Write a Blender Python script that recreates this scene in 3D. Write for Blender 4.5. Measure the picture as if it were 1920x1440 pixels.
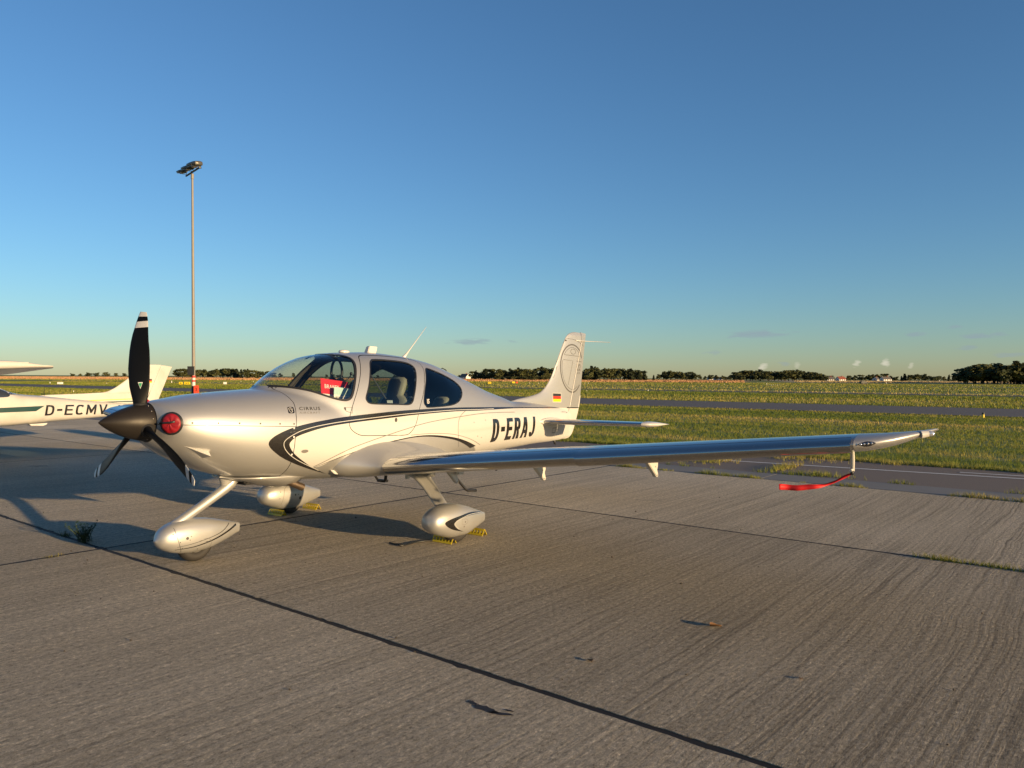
import bpy, bmesh, math, random
import numpy as np
from mathutils import Vector, Matrix, Euler
from mathutils.bvhtree import BVHTree
from mathutils.geometry import tessellate_polygon

for _o in list(bpy.data.objects): bpy.data.objects.remove(_o)
random.seed(7); RNG = np.random.default_rng(11)
SC = bpy.context.scene
COL = SC.collection

# ------------------------------------------------------------------ camera
CAM_H = 1.7357
cam_d = bpy.data.cameras.new('camera'); cam = bpy.data.objects.new('camera', cam_d); COL.objects.link(cam)
cam_d.sensor_fit = 'HORIZONTAL'; cam_d.sensor_width = 36.0; cam_d.lens = 26.97
cam_d.clip_start = 0.05; cam_d.clip_end = 12000
cam.matrix_world = Matrix.Translation((0, 0, CAM_H)) @ Matrix.Rotation(math.radians(90) - 0.0085, 4, 'X') @ Matrix.Rotation(0.0052, 4, 'Z')
SC.camera = cam

# ------------------------------------------------------------------ light
SUN_EL = math.radians(7.3)
SUN_AZ = math.radians(127.5)            # from +Y towards +X
SUN_DIR = Vector((math.sin(SUN_AZ)*math.cos(SUN_EL), math.cos(SUN_AZ)*math.cos(SUN_EL), math.sin(SUN_EL)))
sun_d = bpy.data.lights.new('sun', 'SUN'); sun_d.energy = 5.0; sun_d.angle = math.radians(0.53); sun_d.color = (1.0, 0.70, 0.36)
sun = bpy.data.objects.new('sun', sun_d); COL.objects.link(sun)
sun.rotation_euler = (-SUN_DIR).to_track_quat('-Z', 'Y').to_euler()
sun.location = SUN_DIR*60

world = bpy.data.worlds.new('World'); SC.world = world; world.use_nodes = True
WN = world.node_tree.nodes; WL = world.node_tree.links; WN.clear()
w_out = WN.new('ShaderNodeOutputWorld'); w_bg = WN.new('ShaderNodeBackground'); sky = WN.new('ShaderNodeTexSky')
sky.sky_type = 'NISHITA'; sky.sun_disc = False; sky.sun_elevation = SUN_EL; sky.sun_rotation = SUN_AZ
sky.altitude = 20; sky.air_density = 1.0; sky.dust_density = 0.2; sky.ozone_density = 4.0
w_bg.inputs['Strength'].default_value = 0.108
WL.new(w_bg.outputs[0], w_out.inputs[0])

def wmath(op, a, b=None, c=None, clamp=False):
    n = WN.new('ShaderNodeMath'); n.operation = op; n.use_clamp = clamp
    for i, v in enumerate((a, b, c)):
        if v is None: continue
        if isinstance(v, (int, float)): n.inputs[i].default_value = v
        else: WL.new(v, n.inputs[i])
    return n.outputs[0]
# thin evening clouds low over the horizon, as directions (azimuth, elevation)
w_tc = WN.new('ShaderNodeTexCoord'); w_sep = WN.new('ShaderNodeSeparateXYZ'); WL.new(w_tc.outputs['Generated'], w_sep.inputs[0])
w_az = wmath('ARCTAN2', w_sep.outputs[0], w_sep.outputs[1]); w_el = wmath('ARCSINE', w_sep.outputs[2])
w_map = WN.new('ShaderNodeMapping'); w_map.inputs['Scale'].default_value = (1, 1, 5); WL.new(w_tc.outputs['Generated'], w_map.inputs[0])
w_no = WN.new('ShaderNodeTexNoise'); w_no.inputs['Scale'].default_value = 60; w_no.inputs['Detail'].default_value = 6; WL.new(w_map.outputs[0], w_no.inputs['Vector'])
w_off = wmath('SUBTRACT', w_no.outputs[0], 0.5)
def cloud_mask(px, py, hw, hh, soft):
    a = math.atan((px-960)/1438.0); e = math.atan((707.8+(px-960)*.0052-py)/1438.0*math.cos(a))
    w = hw/1438.0*math.cos(a)**2; h = hh/1438.0
    dx = wmath('DIVIDE', wmath('SUBTRACT', w_az, a), w)
    dx = wmath('ADD', dx, wmath('MULTIPLY', w_off, 2.4))
    dy = wmath('DIVIDE', wmath('SUBTRACT', wmath('ADD', w_el, wmath('MULTIPLY', w_off, 0.009)), e), h)
    d = wmath('SUBTRACT', 1.0, wmath('ADD', wmath('MULTIPLY', dx, dx), wmath('MULTIPLY', dy, dy)))
    return wmath('MULTIPLY', d, soft, clamp=True)
def cloud_sum(lst):
    r = None
    for t in lst:
        m = cloud_mask(*t); r = m if r is None else wmath('MAXIMUM', r, m)
    return r
grey_m = cloud_sum([(884,641,46,6,.62),(1425,626,66,7.5,.7),(1716,627,24,4,.6),(1836,630,48,4.5,.6),(1790,613,16,4,.5),(1812,652,22,4,.5),(1338,661,20,4,.4),(1892,665,34,5,.45),(960,640,16,3,.35),(1990,640,60,6,.6),(-60,652,40,5,.4),(1470,682,14,6,.4)])
puff_m = cloud_sum([(1431,687,9,6,.42),(1495,684,6,8,.2),(1605,682,8,6,.36),(1660,681,9,8,.46),(1708,685,6,5,.26)])
w_mx1 = WN.new('ShaderNodeMix'); w_mx1.data_type = 'RGBA'
w_mx2 = WN.new('ShaderNodeMix'); w_mx2.data_type = 'RGBA'
WL.new(grey_m, w_mx1.inputs[0]); WL.new(sky.outputs[0], w_mx1.inputs[6]); w_mx1.inputs[7].default_value = (1.55, 1.95, 2.3, 1)
WL.new(puff_m, w_mx2.inputs[0]); WL.new(w_mx1.outputs[2], w_mx2.inputs[6]); w_mx2.inputs[7].default_value = (5.2, 4.7, 4.0, 1)
WL.new(w_mx2.outputs[2], w_bg.inputs[0])

vs = SC.view_settings
vs.view_transform = 'Standard'; vs.look = 'None'; vs.gamma = 1.0; vs.use_curve_mapping = False
vs.exposure = 0.78

# ------------------------------------------------------------------ helpers
def nodes_of(m):
    m.use_nodes = True; return m.node_tree.nodes, m.node_tree.links
class NT:
    """small node-building helper"""
    def __init__(s, name):
        s.m = bpy.data.materials.new(name); s.m.use_nodes = True
        s.N = s.m.node_tree.nodes; s.L = s.m.node_tree.links
        s.b = s.N['Principled BSDF']; s.out = s.N['Material Output']
    def n(s, t, **kw):
        x = s.N.new(t)
        for k, v in kw.items(): setattr(x, k, v)
        return x
    def put(s, sock, v):
        if hasattr(v, 'is_linked') or isinstance(v, bpy.types.NodeSocket): s.L.new(v, sock)
        else: sock.default_value = v
    def math(s, op, a, b=None, clamp=False):
        x = s.n('ShaderNodeMath', operation=op, use_clamp=clamp)
        s.put(x.inputs[0], a)
        if b is not None: s.put(x.inputs[1], b)
        return x.outputs[0]
    def mix(s, f, a, b):
        x = s.n('ShaderNodeMix', data_type='RGBA'); s.put(x.inputs[0], f); s.put(x.inputs[6], a); s.put(x.inputs[7], b); return x.outputs[2]
    def coord(s, which='Object', scale=(1,1,1), rot=(0,0,0), loc=(0,0,0)):
        t = s.n('ShaderNodeTexCoord'); mp = s.n('ShaderNodeMapping')
        mp.inputs['Scale'].default_value = scale; mp.inputs['Rotation'].default_value = rot; mp.inputs['Location'].default_value = loc
        s.L.new(t.outputs[which], mp.inputs[0]); return mp.outputs[0]
    def noise(s, vec, scale, detail=4, rough=.55, dist=0.0):
        x = s.n('ShaderNodeTexNoise'); s.L.new(vec, x.inputs['Vector'])
        x.inputs['Scale'].default_value = scale; x.inputs['Detail'].default_value = detail
        x.inputs['Roughness'].default_value = rough; x.inputs['Distortion'].default_value = dist; return x.outputs[0]
    def ramp(s, f, stops):
        x = s.n('ShaderNodeValToRGB'); s.L.new(f, x.inputs[0]); e = x.color_ramp.elements
        while len(e) < len(stops): e.new(0.5)
        for i, (p, c) in enumerate(stops):
            e[i].position = p; e[i].color = (c, c, c, 1) if isinstance(c, (int, float)) else (*c, 1)
        return x.outputs[0]
    def bump(s, h, strength, distance, prev=None):
        x = s.n('ShaderNodeBump'); x.inputs['Strength'].default_value = strength; x.inputs['Distance'].default_value = distance
        s.L.new(h, x.inputs['Height'])
        if prev is not None: s.L.new(prev, x.inputs['Normal'])
        return x.outputs[0]
    def set(s, **kw):
        names = dict(col='Base Color', metal='Metallic', rough='Roughness', coat='Coat Weight', coatr='Coat Roughness', normal='Normal', ior='IOR', spec='Specular IOR Level', alpha='Alpha', trans='Transmission Weight', sss='Subsurface Weight')
        for k, v in kw.items():
            sock = s.b.inputs[names[k]]
            if isinstance(v, tuple) and len(v) == 3: v = (*v, 1)
            s.put(sock, v)
        return s.m

def plain(name, col, rough=.5, metal=0.0, coat=0.0, var=.06, scale=6.0, bump=0.0):
    t = NT(name); v = t.coord()
    n = t.noise(v, scale, 5)
    c1 = tuple(min(1, max(0, x*(1-var))) for x in col); c2 = tuple(min(1, x*(1+var)) for x in col)
    t.set(col=t.mix(n, (*c1, 1), (*c2, 1)), metal=metal, coat=coat, coatr=.05)
    r = t.math('ADD', t.math('MULTIPLY', t.noise(v, scale*4, 4), .16), max(rough-.08, .02)); t.set(rough=r)
    if bump: t.set(normal=t.bump(t.noise(v, scale*20, 3), bump, .002))
    return t.m

def tag(o, label=None, cat=None, group=None, kind=None):
    if label: o['label'] = label
    if cat: o['category'] = cat
    if group: o['group'] = group
    if kind: o['kind'] = kind
    return o
def empty(name, loc=(0,0,0), rotz=0.0):
    o = bpy.data.objects.new(name, None); o.empty_display_size = .2; COL.objects.link(o); o.location = loc; o.rotation_euler = (0, 0, rotz); return o
def link(name, me, mats=None, parent=None, smooth=True, angle=None, **kw):
    o = bpy.data.objects.new(name, me); COL.objects.link(o)
    if mats is not None:
        for m in (mats if isinstance(mats, (list, tuple)) else [mats]): me.materials.append(m)
    if parent is not None: o.parent = parent
    if smooth and len(me.polygons):
        me.polygons.foreach_set('use_smooth', np.ones(len(me.polygons), bool))
        if angle: me.set_sharp_from_angle(angle=math.radians(angle))
    tag(o, **kw); return o
def pyd(name, V, F, mats=None, parent=None, smooth=True, angle=None, off=(0,0,0), **kw):
    me = bpy.data.meshes.new(name); V = np.asarray(V, float)+np.asarray(off, float)
    me.from_pydata(V.tolist(), [], [list(map(int, f)) for f in F]); me.update()
    return link(name, me, mats, parent, smooth, angle, **kw)
def grid_faces(n, m, closed_m=True, flip=False):
    F = []
    for i in range(n-1):
        for j in range(m if closed_m else m-1):
            a, b = i*m+j, i*m+(j+1) % m; c, d = (i+1)*m+(j+1) % m, (i+1)*m+j
            F.append((a, b, c, d) if not flip else (d, c, b, a))
    return F
def loft(rings, caps=True, flip=False):
    """rings: (n,m,3) closed rings"""
    R = np.asarray(rings, float); n, m = R.shape[:2]
    V = R.reshape(-1, 3); F = grid_faces(n, m, True, flip)
    if caps:
        a = list(range(m)); b = [(n-1)*m+j for j in range(m)]
        F.append(tuple(a[::-1]) if not flip else tuple(a)); F.append(tuple(b) if not flip else tuple(b[::-1]))
    return V, F
def fix_normals(o):
    bm = bmesh.new(); bm.from_mesh(o.data); bmesh.ops.recalc_face_normals(bm, faces=bm.faces); bm.to_mesh(o.data); bm.free(); return o
class MB:
    """collects simple shapes into one mesh"""
    def __init__(s): s.V = []; s.F = []
    def add(s, V, F):
        k = len(s.V); s.V += [tuple(v) for v in V]; s.F += [tuple(i+k for i in f) for f in F]; return s
    def box(s, c, d, rot=None, taper=1.0):
        P = []
        for z in (-.5, .5):
            t = taper if z > 0 else 1.0
            for x, y in ((-.5,-.5),(.5,-.5),(.5,.5),(-.5,.5)): P.append(Vector((x*d[0]*t, y*d[1]*t, z*d[2])))
        if rot is not None: P = [rot @ p for p in P]
        P = [p+Vector(c) for p in P]
        return s.add(P, [(3,2,1,0),(4,5,6,7),(0,1,5,4),(1,2,6,5),(2,3,7,6),(3,0,4,7)])
    def tube(s, pts, r, n=10, caps=True, flat=(1,1)):
        P = [Vector(p) for p in pts]; rr = r if isinstance(r, (list, tuple)) else [r]*len(P)
        rings = []; up = Vector((0, 0, 1)); prev = None
        for i, p in enumerate(P):
            d = (P[min(i+1, len(P)-1)]-P[max(i-1, 0)]).normalized()
            if prev is None:
                a = up if abs(d.z) < .95 else Vector((1, 0, 0)); u = d.cross(a).normalized()
            else: u = (prev-d*prev.dot(d)).normalized()
            prev = u; v = d.cross(u)
            rings.append([tuple(p+(u*math.cos(2*math.pi*k/n)*flat[0]+v*math.sin(2*math.pi*k/n)*flat[1])*rr[i]) for k in range(n)])
        V, F = loft(rings, caps); return s.add(V, F)
    def lathe(s, prof, axis='Z', c=(0,0,0), n=24):
        rings = []
        for r, h in prof:
            ring = []
            for k in range(n):
                a = 2*math.pi*k/n; x, y = r*math.cos(a), r*math.sin(a)
                ring.append({'Z': (x, y, h), 'X': (h, x, y), 'Y': (y, h, x)}[axis])
            rings.append([tuple(np.add(p, c)) for p in ring])
        V, F = loft(rings, True); return s.add(V, F)
    def prism(s, poly, axis, a0, a1):
        """2D polygon extruded along axis (Y: poly is (x,z); X: (y,z); Z: (x,y))"""
        n = len(poly); V = []
        for a in (a0, a1):
            for p, q in poly: V.append({'Y': (p, a, q), 'X': (a, p, q), 'Z': (p, q, a)}[axis])
        F = [tuple(range(n)), tuple(range(2*n-1, n-1, -1))]
        for i in range(n): j = (i+1) % n; F.append((i, i+n, j+n, j))
        return s.add(V, F)
    def build(s, name, mat, parent=None, smooth=False, angle=None, bevel=0.0, off=(0,0,0), **kw):
        o = pyd(name, s.V, s.F, mat, parent, False, None, off)
        fix_normals(o)
        if bevel:
            bm = bmesh.new(); bm.from_mesh(o.data)
            es = [e for e in bm.edges if len(e.link_faces) == 2 and e.calc_face_angle(0) > .5]
            bmesh.ops.bevel(bm, geom=es, offset=bevel, segments=2, affect='EDGES', clamp_overlap=True); bm.to_mesh(o.data); bm.free(); smooth = True; angle = angle or 40
        if smooth:
            o.data.polygons.foreach_set('use_smooth', np.ones(len(o.data.polygons), bool))
            if angle: o.data.set_sharp_from_angle(angle=math.radians(angle))
        tag(o, **kw); return o
def copy_tree(o, parent=None):
    c = o.copy(); COL.objects.link(c); c.parent = parent
    for ch in list(o.children): copy_tree(ch, c)
    return c

def catmull(P, n=8, closed=False):
    P = np.asarray(P, float); m = len(P); out = []
    rng = range(m if closed else m-1)
    for i in rng:
        if closed: p0, p1, p2, p3 = P[(i-1) % m], P[i], P[(i+1) % m], P[(i+2) % m]
        else: p0, p1, p2, p3 = P[max(i-1, 0)], P[i], P[i+1], P[min(i+2, m-1)]
        for k in range(n):
            t = k/n; out.append(.5*((2*p1)+(-p0+p2)*t+(2*p0-5*p1+4*p2-p3)*t*t+(-p0+3*p1-3*p2+p3)*t**3))
    if not closed: out.append(P[-1])
    return np.array(out)
def offset_poly(P, d):
    """offset closed polygon outward by d (positive = grow)"""
    P = np.asarray(P, float); area = .5*np.sum(P[:,0]*np.roll(P[:,1],-1)-np.roll(P[:,0],-1)*P[:,1])
    s = 1 if area > 0 else -1
    e = np.roll(P,-1,0)-P; e /= np.linalg.norm(e,axis=1)[:,None]+1e-12
    nrm = np.stack([e[:,1], -e[:,0]],1)*s
    v = nrm+np.roll(nrm,1,0); v /= np.linalg.norm(v,axis=1)[:,None]+1e-12
    return P+v*d

# ---- flat print laid on a curved skin
def decal(name, V2, F, bvh, side, mat, parent, lift=.0015, step=.03, off=(0,0,0), **kw):
    """V2 (x,z) mesh projected along y on the skin; side -1 = port (seen from -y)"""
    bm = bmesh.new(); vs_ = [bm.verts.new((p[0], 0, p[1])) for p in V2]
    for f in F:
        try: bm.faces.new([vs_[i] for i in f])
        except ValueError: pass
    A = np.asarray(V2, float)
    for ax in (0, 1):
        lo, hi = A[:, ax].min(), A[:, ax].max(); k = math.floor(lo/step)+1
        while k*step < hi:
            co = (k*step, 0, 0) if ax == 0 else (0, 0, k*step); no = (1, 0, 0) if ax == 0 else (0, 0, 1)
            bmesh.ops.bisect_plane(bm, geom=list(bm.verts)+list(bm.edges)+list(bm.faces), plane_co=co, plane_no=no); k += 1
    nrm = {}
    for v in bm.verts:
        h = bvh.ray_cast(Vector((v.co.x, side*3, v.co.z)), Vector((0, -side, 0)))
        if h[0] is None: h = bvh.find_nearest(Vector((v.co.x, side*.3, v.co.z)))
        n = h[1] if h[1].y*side > 0 else -h[1]
        v.co = h[0]+n*lift
    for f in bm.faces:
        f.normal_update()
        if f.normal.y*side < 0: f.normal_flip()
    me = bpy.data.meshes.new(name); bm.to_mesh(me); bm.free()
    me.transform(Matrix.Translation(off))
    return link(name, me, mat, parent, True, None, **kw)
def poly_mesh(P):
    P = [tuple(map(float, p)) for p in P]
    return P, [tuple(t) for t in tessellate_polygon([[Vector((x, y, 0)) for x, y in P]])]
def ribbon2d(P, w0, w1=None):
    """strip of width w0..w1 along 2D polyline"""
    P = np.asarray(P, float); w1 = w0 if w1 is None else w1; n = len(P)
    d = np.gradient(P, axis=0); d /= np.linalg.norm(d, axis=1)[:, None]+1e-12; nr = np.stack([-d[:, 1], d[:, 0]], 1)
    w = np.linspace(w0, w1, n)[:, None]*.5
    V = np.concatenate([P+nr*w, P-nr*w]); F = [(i, i+1, n+i+1, n+i) for i in range(n-1)]
    return V, F
def ring2d(P, w):
    a = np.asarray(P, float); b = offset_poly(a, w); n = len(a)
    return np.concatenate([a, b]), [(i, (i+1) % n, n+(i+1) % n, n+i) for i in range(n)]
def text2d(body, offset=0.0, spacing=1.0, shear=0.0):
    cu = bpy.data.curves.new('txt', 'FONT'); cu.body = body; cu.offset = offset; cu.space_character = spacing; cu.shear = shear; cu.resolution_u = 3
    o = bpy.data.objects.new('txt', cu); COL.objects.link(o)
    dg = bpy.context.evaluated_depsgraph_get(); me = bpy.data.meshes.new_from_object(o.evaluated_get(dg))
    V = [(v.co.x, v.co.y) for v in me.vertices]; F = [tuple(p.vertices) for p in me.polygons]
    bpy.data.objects.remove(o); bpy.data.meshes.remove(me); bpy.data.curves.remove(cu)
    A = np.array(V); A = (A-A.min(0))/(A.max(0)-A.min(0)); return A, F
def quadmap(A, q):
    """unit square -> quad (bl, br, tr, tl)"""
    q = np.asarray(q, float); u, v = A[:, :1], A[:, 1:]
    return q[0]*(1-u)*(1-v)+q[1]*u*(1-v)+q[2]*u*v+q[3]*(1-u)*v

def glyphs(text, sx=.34, sy=.15, gap=.30, slant=0.0):
    """heavy block lettering; returns unit-box vertices and faces"""
    V, F = [], []; x0 = 0.0
    def poly(P): k = len(V); V.extend((x0+p[0]+slant*p[1], p[1]) for p in P); F.extend(tuple(k+i for i in t) for t in poly_mesh(P)[1])
    def rect(a, b, c, d): poly([(a,b),(c,b),(c,d),(a,d)])
    def strip(O, I):
        k = len(V); n = len(O); V.extend((x0+p[0]+slant*p[1], p[1]) for p in list(O)+list(I)); F.extend((k+i, k+i+1, k+n+i+1, k+n+i) for i in range(n-1))
    for ch in text:
        w = 1.0; A = [math.radians(a) for a in (90,70,50,30,10,0,-10,-30,-50,-70,-90)]
        def bowl(y0, y1, xr=1.0):
            cy, h = (y0+y1)/2, (y1-y0)/2; sup = lambda c: math.copysign(abs(c)**.62, c)
            strip([(sx, y1)]+[(sx+(xr-sx)*sup(math.cos(a)), cy+h*sup(math.sin(a))) for a in A]+[(sx, y0)], [(sx, y1-sy)]+[(sx+(xr-2*sx)*sup(math.cos(a))*1.0, cy+(h-sy)*sup(math.sin(a))) for a in A]+[(sx, y0+sy)])
        if ch == 'D': rect(0,0,sx,1); bowl(0,1)
        elif ch == '-': w = .62; rect(0,.42,w,.42+sy*1.25)
        elif ch == 'E': rect(0,0,sx,1); rect(sx,0,1,sy); rect(sx,.43,.92,.43+sy); rect(sx,1-sy,1,1)
        elif ch == 'R': rect(0,0,sx,1); bowl(.40,1); poly([(sx+.05,.42),(1-sx-.02,.0),(1.04,.0),(.78,.42)])
        elif ch == 'A': poly([(0,0),(sx*.95,0),(.5+.12,1),(.5-.20,1)]); poly([(1.1-sx*.95,0),(1.1,0),(.80,1),(.45,1)]); rect(.22,.22,.88,.22+sy); w = 1.1
        elif ch == 'J': w = .9; rect(w-sx,.25,w,1); B = [math.radians(a) for a in range(0,-181,-15)]; strip([(w/2+w/2*math.cos(a), .25+.25*math.sin(a)) for a in B], [(w/2+(w/2-sx)*math.cos(a), .25+(.25-sy)*math.sin(a)) for a in B])
        elif ch == 'C':
            B = [math.radians(a) for a in range(35,326,15)]; sup = lambda c: math.copysign(abs(c)**.62, c); strip([(.5+.5*sup(math.cos(a)), .5+.5*sup(math.sin(a))) for a in B], [(.5+(.5-sx)*sup(math.cos(a)), .5+(.5-sy)*sup(math.sin(a))) for a in B])
        elif ch == 'M': w = 1.2; rect(0,0,sx*.9,1); rect(w-sx*.9,0,w,1); poly([(sx*.9,1),(sx*.9,.62),(w/2-.09,.15),(w/2+.09,.15),(w/2+.06,.42)]); poly([(w-sx*.9,1),(w/2-.06,.42),(w/2+.09,.15),(w-sx*.9,.62)])
        elif ch == 'V': w = 1.1; poly([(0,1),(sx*.95,1),(w/2+.14,0),(w/2-.14,0)]); poly([(w-sx*.95,1),(w,1),(w/2+.14,0),(w/2-.14,0)])
        x0 += w+gap
    A = np.array(V); A[:, 0] = (A[:, 0]-A[:, 0].min())/(A[:, 0].max()-A[:, 0].min()); return A, F

# ------------------------------------------------------------------ materials
OFFX = 2.5                                   # aircraft parts are stored relative to the point under the wing spar
def float_curve(t, fac, pts):
    """pts in 0..1"""
    n = t.n('ShaderNodeFloatCurve'); c = n.mapping.curves[0]
    pts = sorted(pts)
    while len(c.points) < len(pts): c.points.new(.5, .5)
    for p, (x, y) in zip(c.points, pts): p.location = (x, y); p.handle_type = 'AUTO'
    n.mapping.use_clip = False; n.mapping.update(); t.put(n.inputs['Value'], fac); return n.outputs[0]

def silver_nodes(t, rough=.30):
    v = t.coord()
    fl = t.noise(v, 900, 2, .6)
    big = t.noise(v, 2.5, 3)
    col = t.mix(fl, (.36, .36, .355, 1), (.47, .468, .46, 1))
    r = t.math('ADD', t.math('MULTIPLY', big, .08), rough-.04)
    return v, col, r
def make_livery():
    """metallic silver with the white flank bounded by the swoosh lines (paint layout in the aircraft's own axes)"""
    t = NT('aircraft_livery'); v, col, r = silver_nodes(t, .46)
    sp = t.n('ShaderNodeSeparateXYZ'); t.L.new(v, sp.inputs[0]); x, z = sp.outputs[0], sp.outputs[2]
    X0, X1 = 1.4, 7.8
    f = t.math('DIVIDE', t.math('SUBTRACT', x, X0-OFFX), X1-X0)
    g = lambda L: [((a-X0)/(X1-X0), b/2.0) for a, b in L]
    up = [(1.4,1.045),(1.45,1.05),(1.50,1.075),(1.574,1.12),(1.697,1.165),(1.869,1.205),(2.099,1.24),(2.494,1.28),(2.844,1.31),(3.189,1.338),(3.868,1.374),(4.443,1.384),(4.906,1.395),(5.66,1.409),(6.385,1.411),(7.8,1.415)]
    lo = [(1.4,1.035),(1.45,1.03),(1.50,1.01),(1.542,.98),(1.605,.927),(1.714,.863),(1.86,.798),(2.058,.868),(2.265,.933),(2.503,.990),(2.852,1.043),(3.19,1.080),(3.507,1.080),(3.863,1.042),(4.142,.99),(4.40,.92),(4.6,.80),(4.75,.55),(4.9,.3),(7.8,.2)]
    zz = t.math('DIVIDE', z, 2.0)
    m = t.math('MULTIPLY', t.math('LESS_THAN', zz, float_curve(t, f, g(up))), t.math('GREATER_THAN', zz, float_curve(t, f, g(lo))))
    m = t.math('MULTIPLY', m, t.math('GREATER_THAN', x, 1.47-OFFX))
    t.set(col=t.mix(m, col, (.50, .49, .465, 1)), rough=t.math('ADD', t.math('MULTIPLY', m, .02), r))
    t.set(metal=t.math('SUBTRACT', .58, t.math('MULTIPLY', m, .58)), coat=.55, coatr=.05)
    return t.m
def make_silver(name, rough, metal=.82):
    t = NT(name); v, col, r = silver_nodes(t, rough); t.set(col=col, rough=r, metal=metal, coat=.5, coatr=.05); return t.m
M = {}
M['livery'] = make_livery()
M['silver'] = make_silver('silver_paint', .46, .58)
M['wing'] = make_silver('wing_silver', .24, .85)
M['polished'] = make_silver('polished_metal', .12, .95)
M['white'] = plain('white_paint', (.52, .51, .485), .3, 0, .4, .02)
M['black'] = plain('black_stripe_paint', (.012, .011, .011), .28, 0, .5, .1)
M['grey_line'] = plain('grey_line_paint', (.16, .15, .14), .35, 0, .3)
M['badge'] = plain('badge_grey_paint', (.085, .082, .078), .4)
M['dark_grey'] = plain('dark_grey_trim', (.05, .05, .05), .5)
M['seal'] = plain('black_window_seal', (.014, .014, .015), .42)
M['blade'] = plain('matt_black_blade', (.004, .0045, .006), .50, 0, 0, .15)
M['spinner'] = plain('satin_black_spinner', (.020, .017, .015), .42, .2, .0, .12)
M['blade_tip'] = plain('pale_tip_paint', (.55, .55, .55), .45)
M['rubber'] = plain('tyre_rubber', (.022, .020, .019), .75, 0, 0, .2, 12, .3)
M['hubmetal'] = plain('wheel_metal', (.4, .4, .4), .35, .9)
M['steel'] = plain('bare_steel', (.30, .28, .26), .35, .95, 0, .2)
M['exhaust'] = plain('heated_exhaust_steel', (.20, .15, .11), .42, .9, 0, .35, 14)
M['red_cloth'] = plain('red_nylon', (.22, .003, .009), .55, 0, .1, .25, 9, .4)
M['streamer'] = plain('red_streamer_cloth', (.62, .010, .014), .65, 0, 0, .12, 20)
M['yellow'] = plain('yellow_powder_coat', (.62, .47, .02), .45, 0, .1, .15, 15)
M['interior_dark'] = plain('dark_trim', (.02, .02, .022), .7)
M['liner'] = plain('grey_headliner', (.045, .043, .040), .9)
M['leather'] = plain('cream_leather', (.62, .53, .38), .5, 0, 0, .08, 10, .1)
M['leather_dark'] = plain('charcoal_leather', (.035, .035, .038), .55, 0, 0, .15, 10, .1)
M['placard_red'] = plain('red_card', (.50, .006, .022), .5)
M['paper'] = plain('white_card', (.72, .70, .66), .7)
M['mint'] = plain('pale_green_print', (.42, .60, .56), .7)
M['flag_black'] = plain('flag_black', (.02, .02, .02), .45)
M['flag_red'] = plain('flag_red', (.62, .03, .012), .45)
M['flag_gold'] = plain('flag_gold', (.80, .47, .0), .45)
M['green_print'] = plain('green_print', (.02, .25, .11), .5)
M['lens'] = plain('clear_lens', (.55, .56, .58), .08, .6)
M['dark_lens'] = plain('smoked_lens', (.02, .02, .025), .08, 0, 1)
def make_glass(name, tint, refl=.0):
    t = NT(name); t.N.remove(t.b)
    tr = t.n('ShaderNodeBsdfTransparent'); tr.inputs[0].default_value = (*tint, 1)
    gl = t.n('ShaderNodeBsdfGlossy'); gl.inputs['Roughness'].default_value = .015; gl.inputs['Color'].default_value = (.95, .95, .95, 1)
    gm = t.n('ShaderNodeNewGeometry'); dt = t.n('ShaderNodeVectorMath', operation='DOT_PRODUCT'); t.L.new(gm.outputs['Normal'], dt.inputs[0]); t.L.new(gm.outputs['Incoming'], dt.inputs[1])
    f = t.math('POWER', t.math('SUBTRACT', 1.0, t.math('ABSOLUTE', dt.outputs['Value']), True), 5.0); f = t.math('ADD', t.math('MULTIPLY', f, .9), .035+refl, True)
    mx = t.n('ShaderNodeMixShader'); t.L.new(f, mx.inputs[0]); t.L.new(tr.outputs[0], mx.inputs[1]); t.L.new(gl.outputs[0], mx.inputs[2])
    t.L.new(mx.outputs[0], t.out.inputs[0]); return t.m
M['glass'] = make_glass('clear_acrylic', (.94, .96, .96))
M['tint'] = make_glass('tinted_acrylic', (.68, .73, .74))

for _k in ('blade', 'spinner', 'interior_dark'): M[_k].node_tree.nodes['Principled BSDF'].inputs['Specular IOR Level'].default_value = .22
M['blade'].node_tree.nodes['Principled BSDF'].inputs['Specular IOR Level'].default_value = .12

# ------------------------------------------------------------------ the silver low-wing aircraft
def pchip(xs,ys):
    xs=np.array(xs,float);ys=np.array(ys,float);h=np.diff(xs);dl=np.diff(ys)/h;m=np.zeros_like(xs)
    for i in range(1,len(xs)-1):
        if dl[i-1]*dl[i]>0:
            w1=2*h[i]+h[i-1];w2=h[i]+2*h[i-1];m[i]=(w1+w2)/(w1/dl[i-1]+w2/dl[i])
    m[0]=dl[0];m[-1]=dl[-1]
    def f(x):
        x=np.clip(np.asarray(x,float),xs[0],xs[-1]);i=np.clip(np.searchsorted(xs,x)-1,0,len(xs)-2)
        t=(x-xs[i])/h[i];t2=t*t;t3=t2*t
        return (2*t3-3*t2+1)*ys[i]+(t3-2*t2+t)*h[i]*m[i]+(-2*t3+3*t2)*ys[i+1]+(t3-t2)*h[i]*m[i+1]
    return f
_P=lambda s:pchip(*zip(*s))
F_top=_P([(.42,1.425),(.45,1.437),(.5,1.449),(.6,1.466),(.8,1.503),(1.0,1.527),(1.2,1.547),(1.49,1.573),(1.8,1.592),(2.3,1.60),(3.2,1.60),(4.3,1.56),(5.15,1.50),(5.6,1.49),(6.0,1.50),(6.5,1.47),(7.0,1.43),(7.42,1.40)])
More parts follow.
